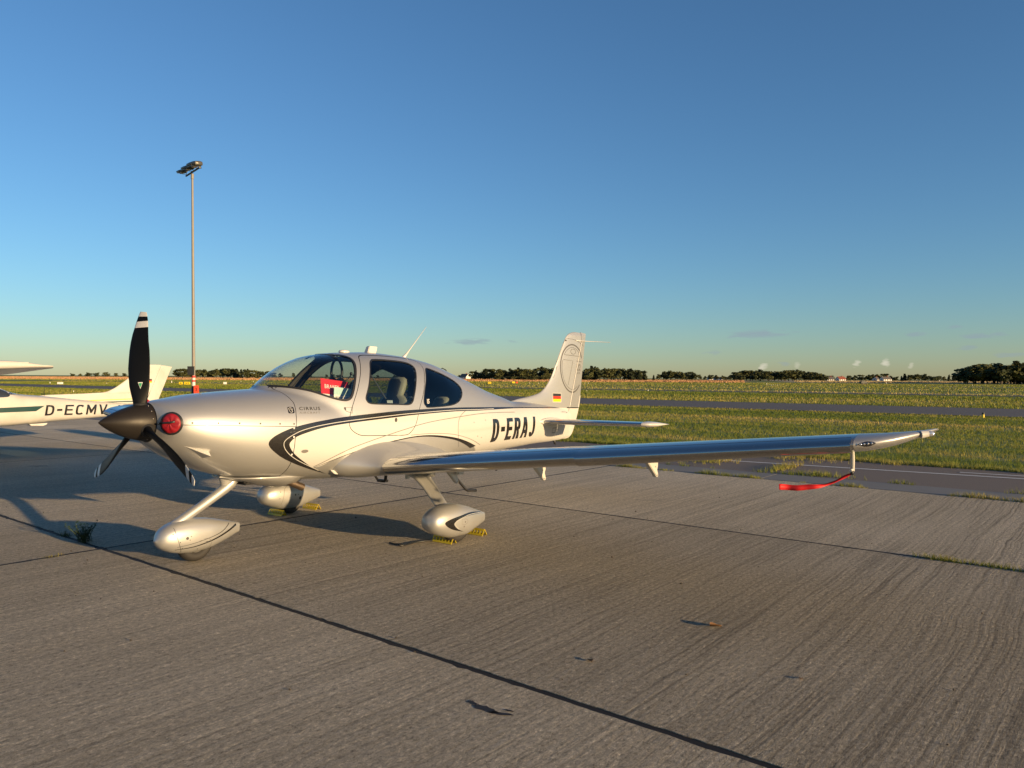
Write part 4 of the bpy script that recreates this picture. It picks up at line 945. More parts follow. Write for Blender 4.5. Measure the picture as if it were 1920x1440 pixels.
b = MB(); b.tube([(2.63,.06,1.99),(2.63,.06,1.93)], .008, 6); b.build('headset_hook', M['seal'], PLANE, off=OFF)
# red streamer on the pitot cover, wheel chocks, tie rope
path = [((2.985,-5.318,.995),.026,0.3),((2.97,-5.34,.985),.034,.8),((2.93,-5.37,.972),.036,1.2),((2.88,-5.32,.960),.030,1.45),((2.83,-5.18,.952),.030,1.5),((2.80,-5.08,.945),.037,1.4),((2.77,-4.95,.948),.040,1.25),((2.75,-4.83,.947),.041,1.35),((2.73,-4.72,.950),.041,1.2)]
# streamer blown sideways: points placed along the wind, width standing upright
base = to_world((2.985,-5.318,1.000)); wind = Vector((-.97,.22,0)); Vv = []; n = 34
for k in range(n):
    t = k/(n-1); L = .52*t; drop = -.155*(1-math.exp(-2.6*t))+.02*t*t
    c = base+wind*L+Vector((0,0,drop))+Vector((.2,.9,0))*(.020*math.sin(t*9)+.006*math.sin(t*23))+Vector((0,0,.003*math.sin(t*14))); tw = math.radians(float(np.interp(t, [0,.18,.35,.5,1], [15,75,60,12,4]))); w = .5*float(np.interp(t, [0,.1,.4,.6,1], [.012,.028,.024,.040,.044]))
    d = Vector((-.15*math.sin(tw), .9*math.sin(tw), math.cos(tw))); Vv += [c+d*w, c-d*w]
root = empty('warning_streamer', base); tag(root, 'red warning streamer blowing from the pitot tube under the wing', 'streamer')
o = pyd('cloth_strip', [v-base for v in Vv], [(2*i, 2*i+1, 2*i+3, 2*i+2) for i in range(n-1)], M['streamer'], root, True); md = o.modifiers.new('t', 'SOLIDIFY'); md.thickness = .0016
b = MB(); b.tube([(0,0,.02),(-.004,0,-.012)], .012, 8); b.build('clip', M['seal'], root, True)

def chock(loc, rotz, label):
    root = empty('wheel_chock', loc, rotz); tag(root, label, 'wheel chock', 'yellow wheel chocks'); Lh, Wd, Ht, th = .27, .085, .070, .004
    for s in (-1, 1):      # two sloping plates with a row of slots
        b = MB(); a = math.atan2(Ht, Wd*.5); sl = math.hypot(Ht, Wd*.5)
        rot = Matrix.Rotation(s*a, 3, 'X')
        def plate(x0, x1, v0, v1):
            c = Vector(((x0+x1)/2, 0, 0)); vm = (v0+v1)/2; y = s*(-Wd*.5+ (vm/sl)*Wd*.5); b.box((c.x, y, vm/sl*Ht+th*.5), (x1-x0, v1-v0, th), rot)
        plate(-Lh/2, Lh/2, 0, sl*.26); plate(-Lh/2, Lh/2, sl*.74, sl)
        nb = 7
        for k in range(nb): xk = -Lh/2+(Lh-.014)*k/(nb-1); plate(xk, xk+.014, sl*.26, sl*.74)
        b.build('slotted_plate', M['yellow'], root)
    return root
yawc = math.radians(53.3-90)
def ga(u): return u
chock((-.705,8.045,0), math.radians(-36), 'yellow slotted chock ahead of the near main wheel')
chock((-.40,8.47,0), math.radians(-36), 'yellow slotted chock behind the near main wheel')
chock((-2.93,9.58,0), math.radians(-36), 'yellow slotted chock ahead of the far main wheel')
chock((-2.62,10.05,0), math.radians(-36), 'yellow slotted chock behind the far main wheel')
b = MB(); rp = catmull([(-.80,8.10,.012),(-.92,8.06,.008),(-1.02,7.98,.008),(-1.10,7.86,.008),(-1.15,7.84,.012),(-1.12,7.90,.012),(-1.20,7.92,.008),(-1.27,7.98,.008)], 6); b.tube(rp, .008, 7); b.build('chock_rope', M['seal'], None, True, label='black cord trailing from the near wheel chock', cat='rope')

# ------------------------------------------------------------------ the airfield: apron axes u (away to the right) and v (away to the left)
TH = math.radians(51.1); UX, UY = math.cos(TH), math.sin(TH)
def ab(a, b, z=0.0): return Vector((a*UX-b*UY, a*UY+b*UX, z))
def to_ab(x, y): return x*UX+y*UY, -x*UY+y*UX
APR = empty('apron', (0,0,0), TH); tag(APR, kind='structure')

def concrete():
    t = NT('broomed_concrete'); tc = t.n('ShaderNodeTexCoord'); v = t.coord('Object')
    gp = t.n('ShaderNodeNewGeometry'); rotm = t.n('ShaderNodeMapping'); rotm.vector_type = 'POINT'; rotm.inputs['Rotation'].default_value = (0, 0, -TH); t.L.new(gp.outputs['Position'], rotm.inputs[0]); P = rotm.outputs[0]   # (a, b, z)
    sp = t.n('ShaderNodeSeparateXYZ'); t.L.new(P, sp.inputs[0]); a, b = sp.outputs[0], sp.outputs[1]
    # broom track: b plus a slow wander, stronger towards the right-hand slabs
    def scaled(sx, sy, off=0):
        m = t.n('ShaderNodeMapping'); m.inputs['Scale'].default_value = (sx, sy, 1); m.inputs['Location'].default_value = (off, off*.7, 0); t.L.new(P, m.inputs[0]); return m.outputs[0]
    wander = t.noise(scaled(.30, .22), 1.0, 2, .5)
    wv = t.math('MULTIPLY', t.math('SUBTRACT', wander, .5), .24)
    wig = t.noise(scaled(1.9, .7, 3), 1.0, 2, .5); wk = t.n('ShaderNodeMapRange'); wk.interpolation_type = 'SMOOTHSTEP'; wk.inputs[1].default_value = 3.2; wk.inputs[2].default_value = .6; wk.inputs[3].default_value = .012; wk.inputs[4].default_value = .06; t.put(wk.inputs[0], b); wv = t.math('ADD', wv, t.math('MULTIPLY', t.math('SUBTRACT', wig, .5), wk.outputs[0]))
    bb = t.math('ADD', b, wv)
    cb = t.n('ShaderNodeCombineXYZ'); t.put(cb.inputs[0], t.math('MULTIPLY', a, .32)); t.put(cb.inputs[1], t.math('MULTIPLY', bb, 34.0))
    g1 = t.noise(cb.outputs[0], 1.0, 3, .6)
    cb2 = t.n('ShaderNodeCombineXYZ'); t.put(cb2.inputs[0], t.math('MULTIPLY', a, 1.6)); t.put(cb2.inputs[1], t.math('MULTIPLY', bb, 85.0))
    g2 = t.noise(cb2.outputs[0], 1.0, 3, .65)
    cb0 = t.n('ShaderNodeCombineXYZ'); t.put(cb0.inputs[0], t.math('MULTIPLY', a, .16)); t.put(cb0.inputs[1], t.math('MULTIPLY', bb, 11.0)); g0 = t.noise(cb0.outputs[0], 1.0, 2, .55)
    grit = t.noise(scaled(.8, 1), 36, 6, .85); grit2 = t.noise(scaled(.45, 1, 5), 22, 5, .85)
    # broom strength: deep tine marks in the nearest right-hand slab, soft elsewhere
    mr = t.n('ShaderNodeMapRange'); mr.interpolation_type = 'SMOOTHSTEP'; mr.inputs[1].default_value = 4.2; mr.inputs[2].default_value = 1.2; mr.inputs[3].default_value = .55; mr.inputs[4].default_value = 1.0; t.put(mr.inputs[0], t.math('ADD', b, t.math('MULTIPLY', t.noise(scaled(.5, .5, 9), 1.0, 2), 1.6)))
    patch = t.ramp(t.noise(scaled(.35, .9, 2), 1.0, 3), [(.3, .35), (.7, 1.0)])
    k = t.math('MULTIPLY', mr.outputs[0], patch)
    h = t.math('ADD', t.math('MULTIPLY', g1, t.math('MULTIPLY', k, 1.0)), t.math('MULTIPLY', g2, t.math('ADD', t.math('MULTIPLY', k, .30), .10)))
    h = t.math('ADD', h, t.math('MULTIPLY', g0, t.math('ADD', t.math('MULTIPLY', k, .45), .16)))
    nb = t.bump(h, 1.0, .055)
    nb = t.bump(grit, 1.0, .040, nb); nb = t.bump(grit2, 1.0, .030, nb)
    # colour: warm grey with patches, groove shading deepened in the colour, pale grains
    big = t.noise(scaled(.25, .25, 4), 1.0, 5, .6)
    col = t.mix(t.ramp(big, [(.3, 0.0), (.72, 1.0)]), (.49, .42, .31, 1), (.66, .58, .45, 1))
    grain = t.ramp(t.noise(scaled(.8, 1, 11), 30, 7, .95), [(.37, .22), (.46, .88), (.55, 1.08), (.64, 2.1)])
    mul = t.n('ShaderNodeMix', data_type='RGBA', blend_type='MULTIPLY'); mul.inputs[0].default_value = 1.0; t.put(mul.inputs[6], col); t.put(mul.inputs[7], grain)
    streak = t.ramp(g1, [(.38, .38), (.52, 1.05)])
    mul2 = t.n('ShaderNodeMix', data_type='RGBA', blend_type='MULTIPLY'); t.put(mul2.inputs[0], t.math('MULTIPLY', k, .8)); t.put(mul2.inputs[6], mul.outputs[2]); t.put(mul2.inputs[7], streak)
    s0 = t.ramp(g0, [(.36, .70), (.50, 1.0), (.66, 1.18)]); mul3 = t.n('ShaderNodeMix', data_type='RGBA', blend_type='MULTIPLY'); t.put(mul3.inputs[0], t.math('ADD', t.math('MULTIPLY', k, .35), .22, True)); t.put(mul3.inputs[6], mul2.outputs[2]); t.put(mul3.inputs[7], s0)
    st = t.ramp(t.noise(scaled(.8, .8, 17), 1.0, 6, .7), [(.68, 0.0), (.76, .35)])
    c3 = t.mix(st, mul3.outputs[2], (.09, .08, .07, 1))
    oi = t.n('ShaderNodeObjectInfo'); tone = t.math('ADD', t.math('MULTIPLY', oi.outputs['Random'], .20), .92)
    vm = t.n('ShaderNodeVectorMath', operation='SCALE'); t.L.new(c3, vm.inputs[0]); t.put(vm.inputs['Scale'], tone)
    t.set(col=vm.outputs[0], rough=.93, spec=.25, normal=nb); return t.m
M['concrete'] = concrete()
M['tar'] = plain('old_joint_tar', (.009, .008, .0075), .8, 0, 0, .3, 20, .5)
def asphalt(name, c, sc=60, warm=1.0):
    t = NT(name); v = t.coord('Object'); n = t.noise(v, sc, 4, .7); big = t.noise(v, .35, 4)
    col = t.mix(n, tuple(x*.55 for x in c)+(1,), tuple(x*1.5 for x in c)+(1,)); col = t.mix(t.math('MULTIPLY', big, .5), col, (c[0]*1.25, c[1]*1.2, c[2]*1.15, 1))
    t.set(col=col, rough=.9, spec=.3, normal=t.bump(n, 1.0, .006)); return t.m
M['asphalt'] = asphalt('worn_asphalt', (.165, .135, .112)); M['asphalt_far'] = asphalt('taxiway_asphalt', (.115, .105, .102), 8); M['edging'] = plain('smooth_edging_concrete', (.17, .165, .155), .9, 0, 0, .18, 1.5, .4)
M['line'] = plain('worn_white_marking', (.60, .58, .54), .8, 0, 0, .3, 8)

# ground sheet: mown grass in drying bands
def grass_mat(name, blades=False):
    t = NT(name); gp = t.n('ShaderNodeNewGeometry'); rm = t.n('ShaderNodeMapping'); rm.inputs['Rotation'].default_value = (0, 0, -TH); t.L.new(gp.outputs['Position'], rm.inputs[0])
    def sc(sx, sy, o=0): m = t.n('ShaderNodeMapping'); m.inputs['Scale'].default_value = (sx, sy, 1); m.inputs['Location'].default_value = (o, o, 0); t.L.new(rm.outputs[0], m.inputs[0]); return m.outputs[0]
    band = t.noise(sc(.55, .022), 1.0, 3, .6); pat = t.noise(sc(.9, .25, 7), 1.0, 5, .65); fine = t.noise(sc(14, 7), 1.0, 3, .7); far = t.noise(sc(.05, .006, 3), 1.0, 4, .6)
    dry = t.math('ADD', t.math('MULTIPLY', band, .72), t.math('MULTIPLY', pat, .28)); dry = t.math('ADD', dry, t.math('MULTIPLY', t.math('SUBTRACT', far, .5), .5))
    col = t.n('ShaderNodeValToRGB'); t.L.new(dry, col.inputs[0]); e = col.color_ramp.elements
    e[0].position = .36; e[0].color = (.105, .150, .020, 1); e[1].position = .66; e[1].color = (.50, .38, .13, 1); m_ = e.new(.50); m_.color = (.20, .225, .038, 1)
    c = t.mix(t.ramp(fine, [(.3, 0.0), (.7, 1.0)]), col.outputs[0], (.10, .12, .03, 1)) if not blades else col.outputs[0]
    if not blades:
        mx = t.n('ShaderNodeMix', data_type='RGBA'); mx.inputs[0].default_value = .6; t.put(mx.inputs[6], c); t.put(mx.inputs[7], col.outputs[0]); c = mx.outputs[2]
        t.set(normal=t.bump(fine, .5, .02))
    else:
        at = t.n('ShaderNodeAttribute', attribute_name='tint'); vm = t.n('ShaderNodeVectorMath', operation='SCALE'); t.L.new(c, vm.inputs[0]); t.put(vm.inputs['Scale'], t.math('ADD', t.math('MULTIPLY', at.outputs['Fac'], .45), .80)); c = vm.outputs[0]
    t.set(col=c, rough=.8, spec=.2)
    if blades:
        tr = t.n('ShaderNodeBsdfTranslucent'); t.L.new(c, tr.inputs[0]); ms = t.n('ShaderNodeMixShader'); ms.inputs[0].default_value = .3; t.L.new(t.b.outputs[0], ms.inputs[1]); t.L.new(tr.outputs[0], ms.inputs[2]); t.L.new(ms.outputs[0], t.out.inputs[0])
    return t.m
M['grass_ground'] = grass_mat('mown_grass_ground'); M['grass'] = grass_mat('grass_blades', True)
def sheet(name, a0, a1, b0, b1, z, mat, skew=0.0, **kw):
    V = [ab(a0, b0, z), ab(a1, b0, z), ab(a1+skew, b1, z), ab(a0+skew, b1, z)]
    return pyd(name, V, [(0,1,2,3)], mat, None, False, **kw)
pyd('ground', [(-6000,-3000,-.06),(6000,-3000,-.06),(6000,9000,-.06),(-6000,9000,-.06)], [(0,1,2,3)], M['grass_ground'], None, False, kind='structure')
b = MB(); b.prism([tuple(ab(-12,-24))[:2], tuple(ab(13.05,-24))[:2], tuple(ab(13.05,100))[:2], tuple(ab(-12,100))[:2]], 'Z', -.075, -.0045); o = b.build('joint_bed', M['tar'], None, kind='structure')
# slabs: real gaps, ragged edges
AL = [-11.3,-6.4,-1.5,3.4,8.33,13.05]; BL = [-20.2,-10.8,-1.4,8.0,17.4,26.8,36.2,45.6,55.0,64.4,73.8,83.2,92.6]
rs = np.random.default_rng(5)
for i in range(len(AL)-1):
    for j in range(len(BL)-1):
        near = ab(AL[i], BL[j]).length < 22; st = .06 if near else 1.2
        ga_ = .013; a0, a1, b0, b1 = AL[i]+ga_, AL[i+1]-(ga_ if i < len(AL)-2 else .0), BL[j]+ga_, BL[j+1]-ga_
        if AL[i+1] == 3.4: a1 -= .010
        if AL[i] == 3.4: a0 += .008
        pts = []
        def edge(p, q):
            n = max(2, int(math.dist(p, q)/st)); nx, ny = -(q[1]-p[1])/math.dist(p, q), (q[0]-p[0])/math.dist(p, q); w = 0.0
            for k in range(n):
                t = k/n; w = .7*w+.3*rs.normal(0, .012); d = abs(w)+(.02*rs.random() if rs.random() < .03 else 0)
                if k == 0: d = .012
                pts.append((p[0]+(q[0]-p[0])*t+nx*d, p[1]+(q[1]-p[1])*t+ny*d))
        edge((a0,b0),(a1,b0)); edge((a1,b0),(a1,b1)); edge((a1,b1),(a0,b1)); edge((a0,b1),(a0,b0))
        n = len(pts); top = [(x, y, 0.0) for x, y in pts]; ch = [(x, y, -.05) for x, y in pts]
        V = top+ch; F = [tuple(range(n))]+[(k, n+k, n+(k+1) % n, (k+1) % n) for k in range(n)]
        ctr = ((a0+a1)/2, (b0+b1)/2, 0); V = [(x-ctr[0], y-ctr[1], z) for x, y, z in V]
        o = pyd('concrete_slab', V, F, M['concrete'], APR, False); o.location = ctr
# sealant in the joints, standing a hair proud, ragged
def seal_strip(p, q, w, step=.15):
    L = math.dist(p, q); n = max(3, int(L/step)); d = ((q[0]-p[0])/L, (q[1]-p[1])/L); nr = (-d[1], d[0]); Vt = []; w1 = w2 = 0.0
    for k in range(n+1):
        w1 = .75*w1+rs.normal(0, .0028); w2 = .75*w2+rs.normal(0, .0028); x, y = p[0]+d[0]*L*k/n, p[1]+d[1]*L*k/n
        for e_ in (w*.5+abs(w1), -(w*.5+abs(w2))): Vt.append((x+nr[0]*e_, y+nr[1]*e_, .0018))
    o = pyd('joint_seal', Vt, [(2*k, 2*k+1, 2*k+3, 2*k+2) for k in range(n)], M['tar'], APR, False)
    return fix_up(o)
def fix_up(o):
    for p_ in o.data.polygons:
        if p_.normal.z < 0: p_.flip()
    return o
for j in range(1, len(BL)-1): seal_strip((AL[0], BL[j]), (13.05, BL[j]), .030 if BL[j] in (8.0,) else .034, .12 if BL[j] < 20 else .6)
for i in range(1, len(AL)-1):
    if AL[i] != 3.4: seal_strip((AL[i], BL[0]), (AL[i], BL[-1]), .030, .2)
# flush edging strip in short lengths, asphalt shoulder, markings, taxiways, fields
EDG = empty('apron_edging', (0,0,0), TH); tag(EDG, kind='structure')
for k in range(24):
    b0 = -20+5*k; b = MB(); b.prism([(13.10,b0+.006),(13.98,b0+.006),(13.98,b0+4.994),(13.10,b0+4.994)], 'Z', -.05, -.002); b.build('edging_length', M['edging'], EDG, bevel=.008)
sheet('asphalt_shoulder', 13.03, 17.45, -24, 104, -.014, M['asphalt'], kind='structure')
V = [ab(16.72,-3,-.009), ab(16.84,-3,-.009), ab(15.36,9.3,-.009), ab(15.24,9.3,-.009)]; pyd('shoulder_line', V, [(0,1,2,3)], M['line'], None, False, kind='structure')
V = [ab(17.06,-2,-.008), ab(17.16,-2,-.008), ab(16.62,2.5,-.008), ab(16.52,2.5,-.008)]; pyd('shoulder_line', V, [(0,1,2,3)], M['line'], None, False, kind='structure')
sheet('taxiway', 43.6, 55.8, -400, 600, -.03, M['asphalt_far'], kind='structure')
sheet('runway', 94, 100, -600, 900, -.035, M['asphalt_far'], 14, kind='structure')
M['pale_runway'] = asphalt('pale_concrete_runway', (.20, .19, .17), 3); M['plough'] = plain('dry_brown_field', (.36, .20, .10), .95, 0, 0, .25, .02); M['stubble'] = plain('pale_stubble_field', (.34, .26, .13), .95, 0, 0, .2, .02); M['dark_field'] = plain('green_crop_field', (.045, .065, .018), .95, 0, 0, .3, .02)
sheet('far_runway', 205, 228, -500, 40, -.03, M['pale_runway'], kind='structure')
def wsheet(name, pts, z, mat, **kw): return pyd(name, [(x, y, z) for x, y in pts], [tuple(range(len(pts)))], mat, None, False, **kw)
def px_g(px, Z): return ((px-960)/1438.0*Z, Z)
wsheet('ploughed_field', [px_g(-300,340), px_g(700,330), px_g(1370,300), px_g(1420,760), px_g(700,900), px_g(-300,900)], -.02, M['plough'], kind='structure')
wsheet('stubble_field', [px_g(1480,420), px_g(2300,330), px_g(2500,1200), px_g(1420,1200)], -.025, M['stubble'], kind='structure')
wsheet('crop_field', [px_g(1100,720), px_g(1390,700), px_g(1390,900), px_g(1060,900)], 0.02, M['dark_field'], kind='structure')

# grass blades: shoulder edge, verge up to the taxiway, weeds in joints
def blades(name, pts, hmin, hmax, wd, per=3, lean=.6, mat=None, **kw):
    P = np.asarray(pts, float); n = len(P); P = np.repeat(P, per, 0); m = len(P); h = RNG.uniform(hmin, hmax, m)
    if P.shape[1] > 3: h = h*P[:, 3]; 
    ww = wd if np.isscalar(wd) else np.repeat(wd, per); P = P[:, :3].copy(); P[:, 0] += RNG.normal(0, .018, m); P[:, 1] += RNG.normal(0, .018, m)
    az = RNG.uniform(0, 2*np.pi, m); ln = RNG.uniform(0, lean, m)*h; fz = RNG.uniform(0, 2*np.pi, m)
    d = np.stack([np.cos(fz), np.sin(fz), np.zeros(m)], 1)*np.reshape(ww*np.ones(m), (-1, 1))*.5
    tip = P+np.stack([np.cos(az)*ln, np.sin(az)*ln, h], 1)
    V = np.concatenate([P-d, P+d, tip]); F = np.stack([np.arange(m), np.arange(m)+m, np.arange(m)+2*m], 1)
    me = bpy.data.meshes.new(name); me.vertices.add(3*m); me.vertices.foreach_set('co', V.ravel()); me.loops.add(3*m); me.loops.foreach_set('vertex_index', F.ravel().astype(np.int32)); me.polygons.add(m); me.polygons.foreach_set('loop_start', np.arange(m, dtype=np.int32)*3); me.update(); me.validate()
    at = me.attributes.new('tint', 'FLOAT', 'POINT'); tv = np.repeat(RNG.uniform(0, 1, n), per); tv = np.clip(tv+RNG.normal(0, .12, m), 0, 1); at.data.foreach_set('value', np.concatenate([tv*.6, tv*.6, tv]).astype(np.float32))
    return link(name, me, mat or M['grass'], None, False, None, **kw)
def scatter(a0, a1, b0, b1, n, z=-.055, pw=1.0):
    u = RNG.random(n)**pw; a = a0+(a1-a0)*u; b = RNG.uniform(b0, b1, n); return np.stack([a*UX-b*UY, a*UY+b*UX, np.full(n, z)], 1), a
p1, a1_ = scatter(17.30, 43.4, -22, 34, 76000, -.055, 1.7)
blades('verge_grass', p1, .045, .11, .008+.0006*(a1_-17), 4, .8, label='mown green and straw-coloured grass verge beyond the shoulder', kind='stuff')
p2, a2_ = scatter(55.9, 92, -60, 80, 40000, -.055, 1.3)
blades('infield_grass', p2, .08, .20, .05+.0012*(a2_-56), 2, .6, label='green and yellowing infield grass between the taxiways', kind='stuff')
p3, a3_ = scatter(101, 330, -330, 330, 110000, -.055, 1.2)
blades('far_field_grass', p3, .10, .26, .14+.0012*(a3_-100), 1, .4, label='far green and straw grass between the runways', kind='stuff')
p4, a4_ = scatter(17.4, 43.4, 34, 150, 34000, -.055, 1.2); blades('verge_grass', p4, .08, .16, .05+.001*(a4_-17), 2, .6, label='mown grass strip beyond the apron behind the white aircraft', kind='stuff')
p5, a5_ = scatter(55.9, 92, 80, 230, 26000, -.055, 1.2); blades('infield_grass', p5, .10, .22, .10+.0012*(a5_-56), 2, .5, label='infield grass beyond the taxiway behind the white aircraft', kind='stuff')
p6, a6_ = scatter(101, 330, 330, 640, 36000, -.055, 1.2); blades('far_field_grass', p6, .14, .32, .2+.0012*(a6_-100), 1, .4, label='far grass and straw behind the floodlight mast', kind='stuff')
def stubble(name, px0, px1, z0, z1, n, mat, label):
    px = RNG.uniform(px0, px1, n); Z = z0+(z1-z0)*RNG.random(n)**1.5; P = np.stack([(px-960)/1438*Z, Z, np.full(n, -.04)], 1)
    return blades(name, P, .25, .55, .5+.0012*Z, 1, .3, mat=M[mat], label=label, kind='stuff')
stubble('ploughed_field_stubble', -260, 1395, 335, 850, 50000, 'plough', 'brown stubble standing on the far ploughed field')
stubble('stubble_field_straw', 1490, 1900, 430, 900, 16000, 'stubble', 'pale straw standing on the far stubble field')
# ragged grass lip over the shoulder edge
nb_ = 2600; bb_ = RNG.uniform(-6, 16, nb_); aa_ = 17.38-np.abs(RNG.normal(0, .07, nb_))*(1+.8*np.sin(bb_*2.1)+.6*np.sin(bb_*5.3)); P = np.stack([aa_*UX-bb_*UY, aa_*UY+bb_*UX, np.full(nb_, -.02)], 1)
blades('verge_lip_grass', P, .05, .13, .012, 3, .8, label='uneven grass lip creeping over the asphalt shoulder', kind='stuff')
# joint weeds along the edging, with gaps
def weed_line(name, a, b0, b1, n, spread, h0, h1, label, gaps=1.0, seed=1):
    r = np.random.default_rng(seed); b = r.uniform(b0, b1, n); k = np.sin(b*3.1+seed)+.7*np.sin(b*7.7+2*seed)+.5*np.sin(b*1.3); keep = k > gaps-1.2
    b = b[keep]; aa = a+r.normal(0, spread, len(b)); sz = np.clip(.6+.5*k[keep], .35, 1.5); P = np.stack([aa*UX-b*UY, aa*UY+b*UX, np.full(len(b), -.01), sz], 1)
    return blades(name, P, h0, h1, .009, 4, .9, label=label, kind='stuff')
weed_line('edging_weeds', 13.07, -3, 9.2, 1500, .035, .035, .085, 'dark grass growing in the joint along the concrete edging', 1.0, 3)
weed_line('edging_weeds', 14.0, -2, 8.0, 330, .03, .04, .09, 'sparse weeds behind the concrete edging', 1.7, 5)
r_ = np.random.default_rng(9)
def tuft(name, a, b, n, sa, sb, h0, h1, label, kind='stuff', cat=None, mat=None):
    aa = a+r_.normal(0, sa, n); bb2 = b+r_.normal(0, sb, n); P = np.stack([aa*UX-bb2*UY, aa*UY+bb2*UX, np.full(n, -.012)], 1)
    return blades(name, P, h0, h1, .010, 3, 1.0, mat, label=label, kind=kind, cat=cat)
tuft('joint_grass', 8.335, 1.35, 90, .022, .13, .03, .075, 'strip of grass in the slab joint with ribbed concrete beside it')
tuft('joint_grass', 8.335, .95, 50, .02, .09, .03, .07, 'shorter strip of grass further along the same slab joint')
tuft('joint_grass', 8.335, .62, 60, .022, .08, .03, .085, 'bushier end clump of grass in the slab joint')
tuft('asphalt_grass', 15.0, 5.25, 150, .36, .10, .05, .13, 'yellow-green grass patch on the asphalt behind the streamer')
tuft('asphalt_grass', 15.3, 6.9, 190, .40, .20, .05, .14, 'dry grass patch on the asphalt under the middle of the wing')
tuft('asphalt_grass', 14.25, 4.4, 130, .13, .32, .04, .12, 'weedy patch just behind the edging near the streamer')
tuft('asphalt_grass', 16.9, 5.6, 140, .25, .5, .05, .14, 'straw-coloured grass reaching from the verge onto the asphalt')
# leafy weed in the crossing joint
WD = empty('joint_weed', ab(3.42, 8.47, -.01)); tag(WD, 'bushy green weed growing at the crossing of the slab joints', 'weed')
M['weed'] = plain('weed_leaf', (.030, .052, .014), .7, 0, 0, .3, 30)
Vl, Fl = [], []; sV = MB()
for k in range(40):
    az = random.uniform(0, 6.28); L = random.uniform(.09, .21); out = random.uniform(.25, .9); p = Vector((random.gauss(0,.03), random.gauss(0,.02), 0)); pts = [p]
    for i in range(6):
        p = p+Vector((math.cos(az)*out*L/6*(.5+i*.18), math.sin(az)*out*L/6*(.5+i*.18), L/6)); pts.append(p)
        for q in range(4):
            la = az+random.choice((-1,1))*random.uniform(.6,1.6); d = Vector((math.cos(la), math.sin(la), random.uniform(.1,.8))).normalized(); w = d.cross(Vector((0,0,1))).normalized()*random.uniform(.004,.008); l = random.uniform(.018,.038)
            i0 = len(Vl); Vl += [p, p+d*l*.5+w, p+d*l, p+d*l*.5-w]; Fl.append((i0, i0+1, i0+2, i0+3))
    sV.tube(pts, [.0025]*6+[.001], 5)
pyd('leaves', Vl, Fl, M['weed'], WD, False); sV.build('stems', M['weed'], WD)
tuft('joint_weed_small', 3.42, 8.95, 16, .02, .05, .03, .09, 'small sprig of weed in the joint beside the bushy one', mat=M['weed'])
tuft('joint_dry_sprig', 2.95, 8.0, 14, .05, .02, .01, .04, 'dry straw sprig lying in the slab joint')
# fallen leaves and bits on the slabs
M['leaf'] = plain('dry_leaf', (.20, .10, .035), .7, 0, 0, .3, 60); M['dirt'] = plain('dark_crumb', (.05, .04, .03), .9)
def leaf(pos, rz, sz, label):
    V = []; n = 7
    for i in range(n):
        t = i/(n-1); w = math.sin(math.pi*min(1, t*1.02)**.8)*.36; V += [(t-.5, w*.9, .10+.10*math.cos(t*3)+w*.35), (t-.5, 0, .05+.06*math.cos(t*3)), (t-.5, -w*.9, .16+.08*math.cos(t*3)+w*.30)]
    F = []
    for i in range(n-1):
        for j in (0, 1): a = 3*i+j; F.append((a, a+1, a+4, a+3))
    o = pyd('fallen_leaf', [(x*sz, y*sz, z*sz) for x, y, z in V], F, M['leaf'], None, True, label=label, cat='leaf'); o.location = (*pos, 0.001); o.rotation_euler = (0, 0, rz); return o
leaf((1.43,5.34), .4, .10, 'curled brown leaf lying on the open concrete'); leaf((.485,4.68), 2.0, .055, 'small dry leaf fragment nearest the long slab joint'); leaf((1.68,4.42), 1.0, .04, 'tiny leaf crumb between ribbed and smooth concrete')
M['stain'] = plain('oil_tar_smear', (.022, .019, .017), .6, 0, 0, .3, 30)
def smear(c, pieces, label):
    root = empty('tar_smear', (c[0], c[1], 0)); tag(root, label, 'stain')
    for (dx, dy, L, W, rz) in pieces:
        n = 18; P = []
        for k in range(n):
            a = 2*math.pi*k/n; r = 1+random.uniform(-.35,.25); x, y = .5*L*r*math.cos(a), .5*W*r*math.sin(a); P.append((dx+x*math.cos(rz)-y*math.sin(rz), dy+x*math.sin(rz)+y*math.cos(rz), .0025))
        pyd('smear_patch', P, [tuple(range(n))], M['stain'], root, False)
smear((-.13,4.0), [(0,0,.16,.05,2.5),(.07,-.055,.13,.035,2.9),(-.07,.07,.08,.03,2.2),(.12,-.02,.05,.02,2.6)], 'black tar smear on the slab near the long joint')
smear((2.0,10.9), [(0,0,.30,.03,.1),(-.2,.02,.1,.02,0)], 'thin dark stain line under the outer wing')
smear((-3.15,9.1), [(0,0,.12,.025,.2),(.25,-.03,.08,.02,.1),(.55,.05,.16,.02,.3)], 'row of dark oil drips by the nose strut')
smear((-9.0,14.6), [(0,0,.45,.10,.1)], 'dark oil spot in the shade beside the white aircraft')

# loose grit and crumbs on the slabs
Vg, Fg = [], []; rg_ = np.random.default_rng(21)
for k in range(160):
    a_, b_ = rg_.uniform(-.5, 11), rg_.uniform(-1, 12); c = ab(a_, b_); r = rg_.uniform(.003, .010)*(1.6 if rg_.random() < .08 else 1); i0 = len(Vg)
    P6 = [(r,0,r*.5),(-r*.9,r*.2,r*.6),(r*.1,r*.8,r*.4),(-.1*r,-r*.9,r*.5),(0,0,r*1.3),(0,0,0)]
    Vg += [(c.x+p[0]*rg_.uniform(.7,1.3), c.y+p[1]*rg_.uniform(.7,1.3), .001+p[2]) for p in P6]; Fg += [tuple(i0+q for q in t_) for t_ in ((0,2,4),(2,1,4),(1,3,4),(3,0,4),(2,0,5),(1,2,5),(3,1,5),(0,3,5))]
pyd('loose_grit', Vg, Fg, M['dirt'], None, False, label='scattered grit and crumbs on the concrete', kind='stuff')

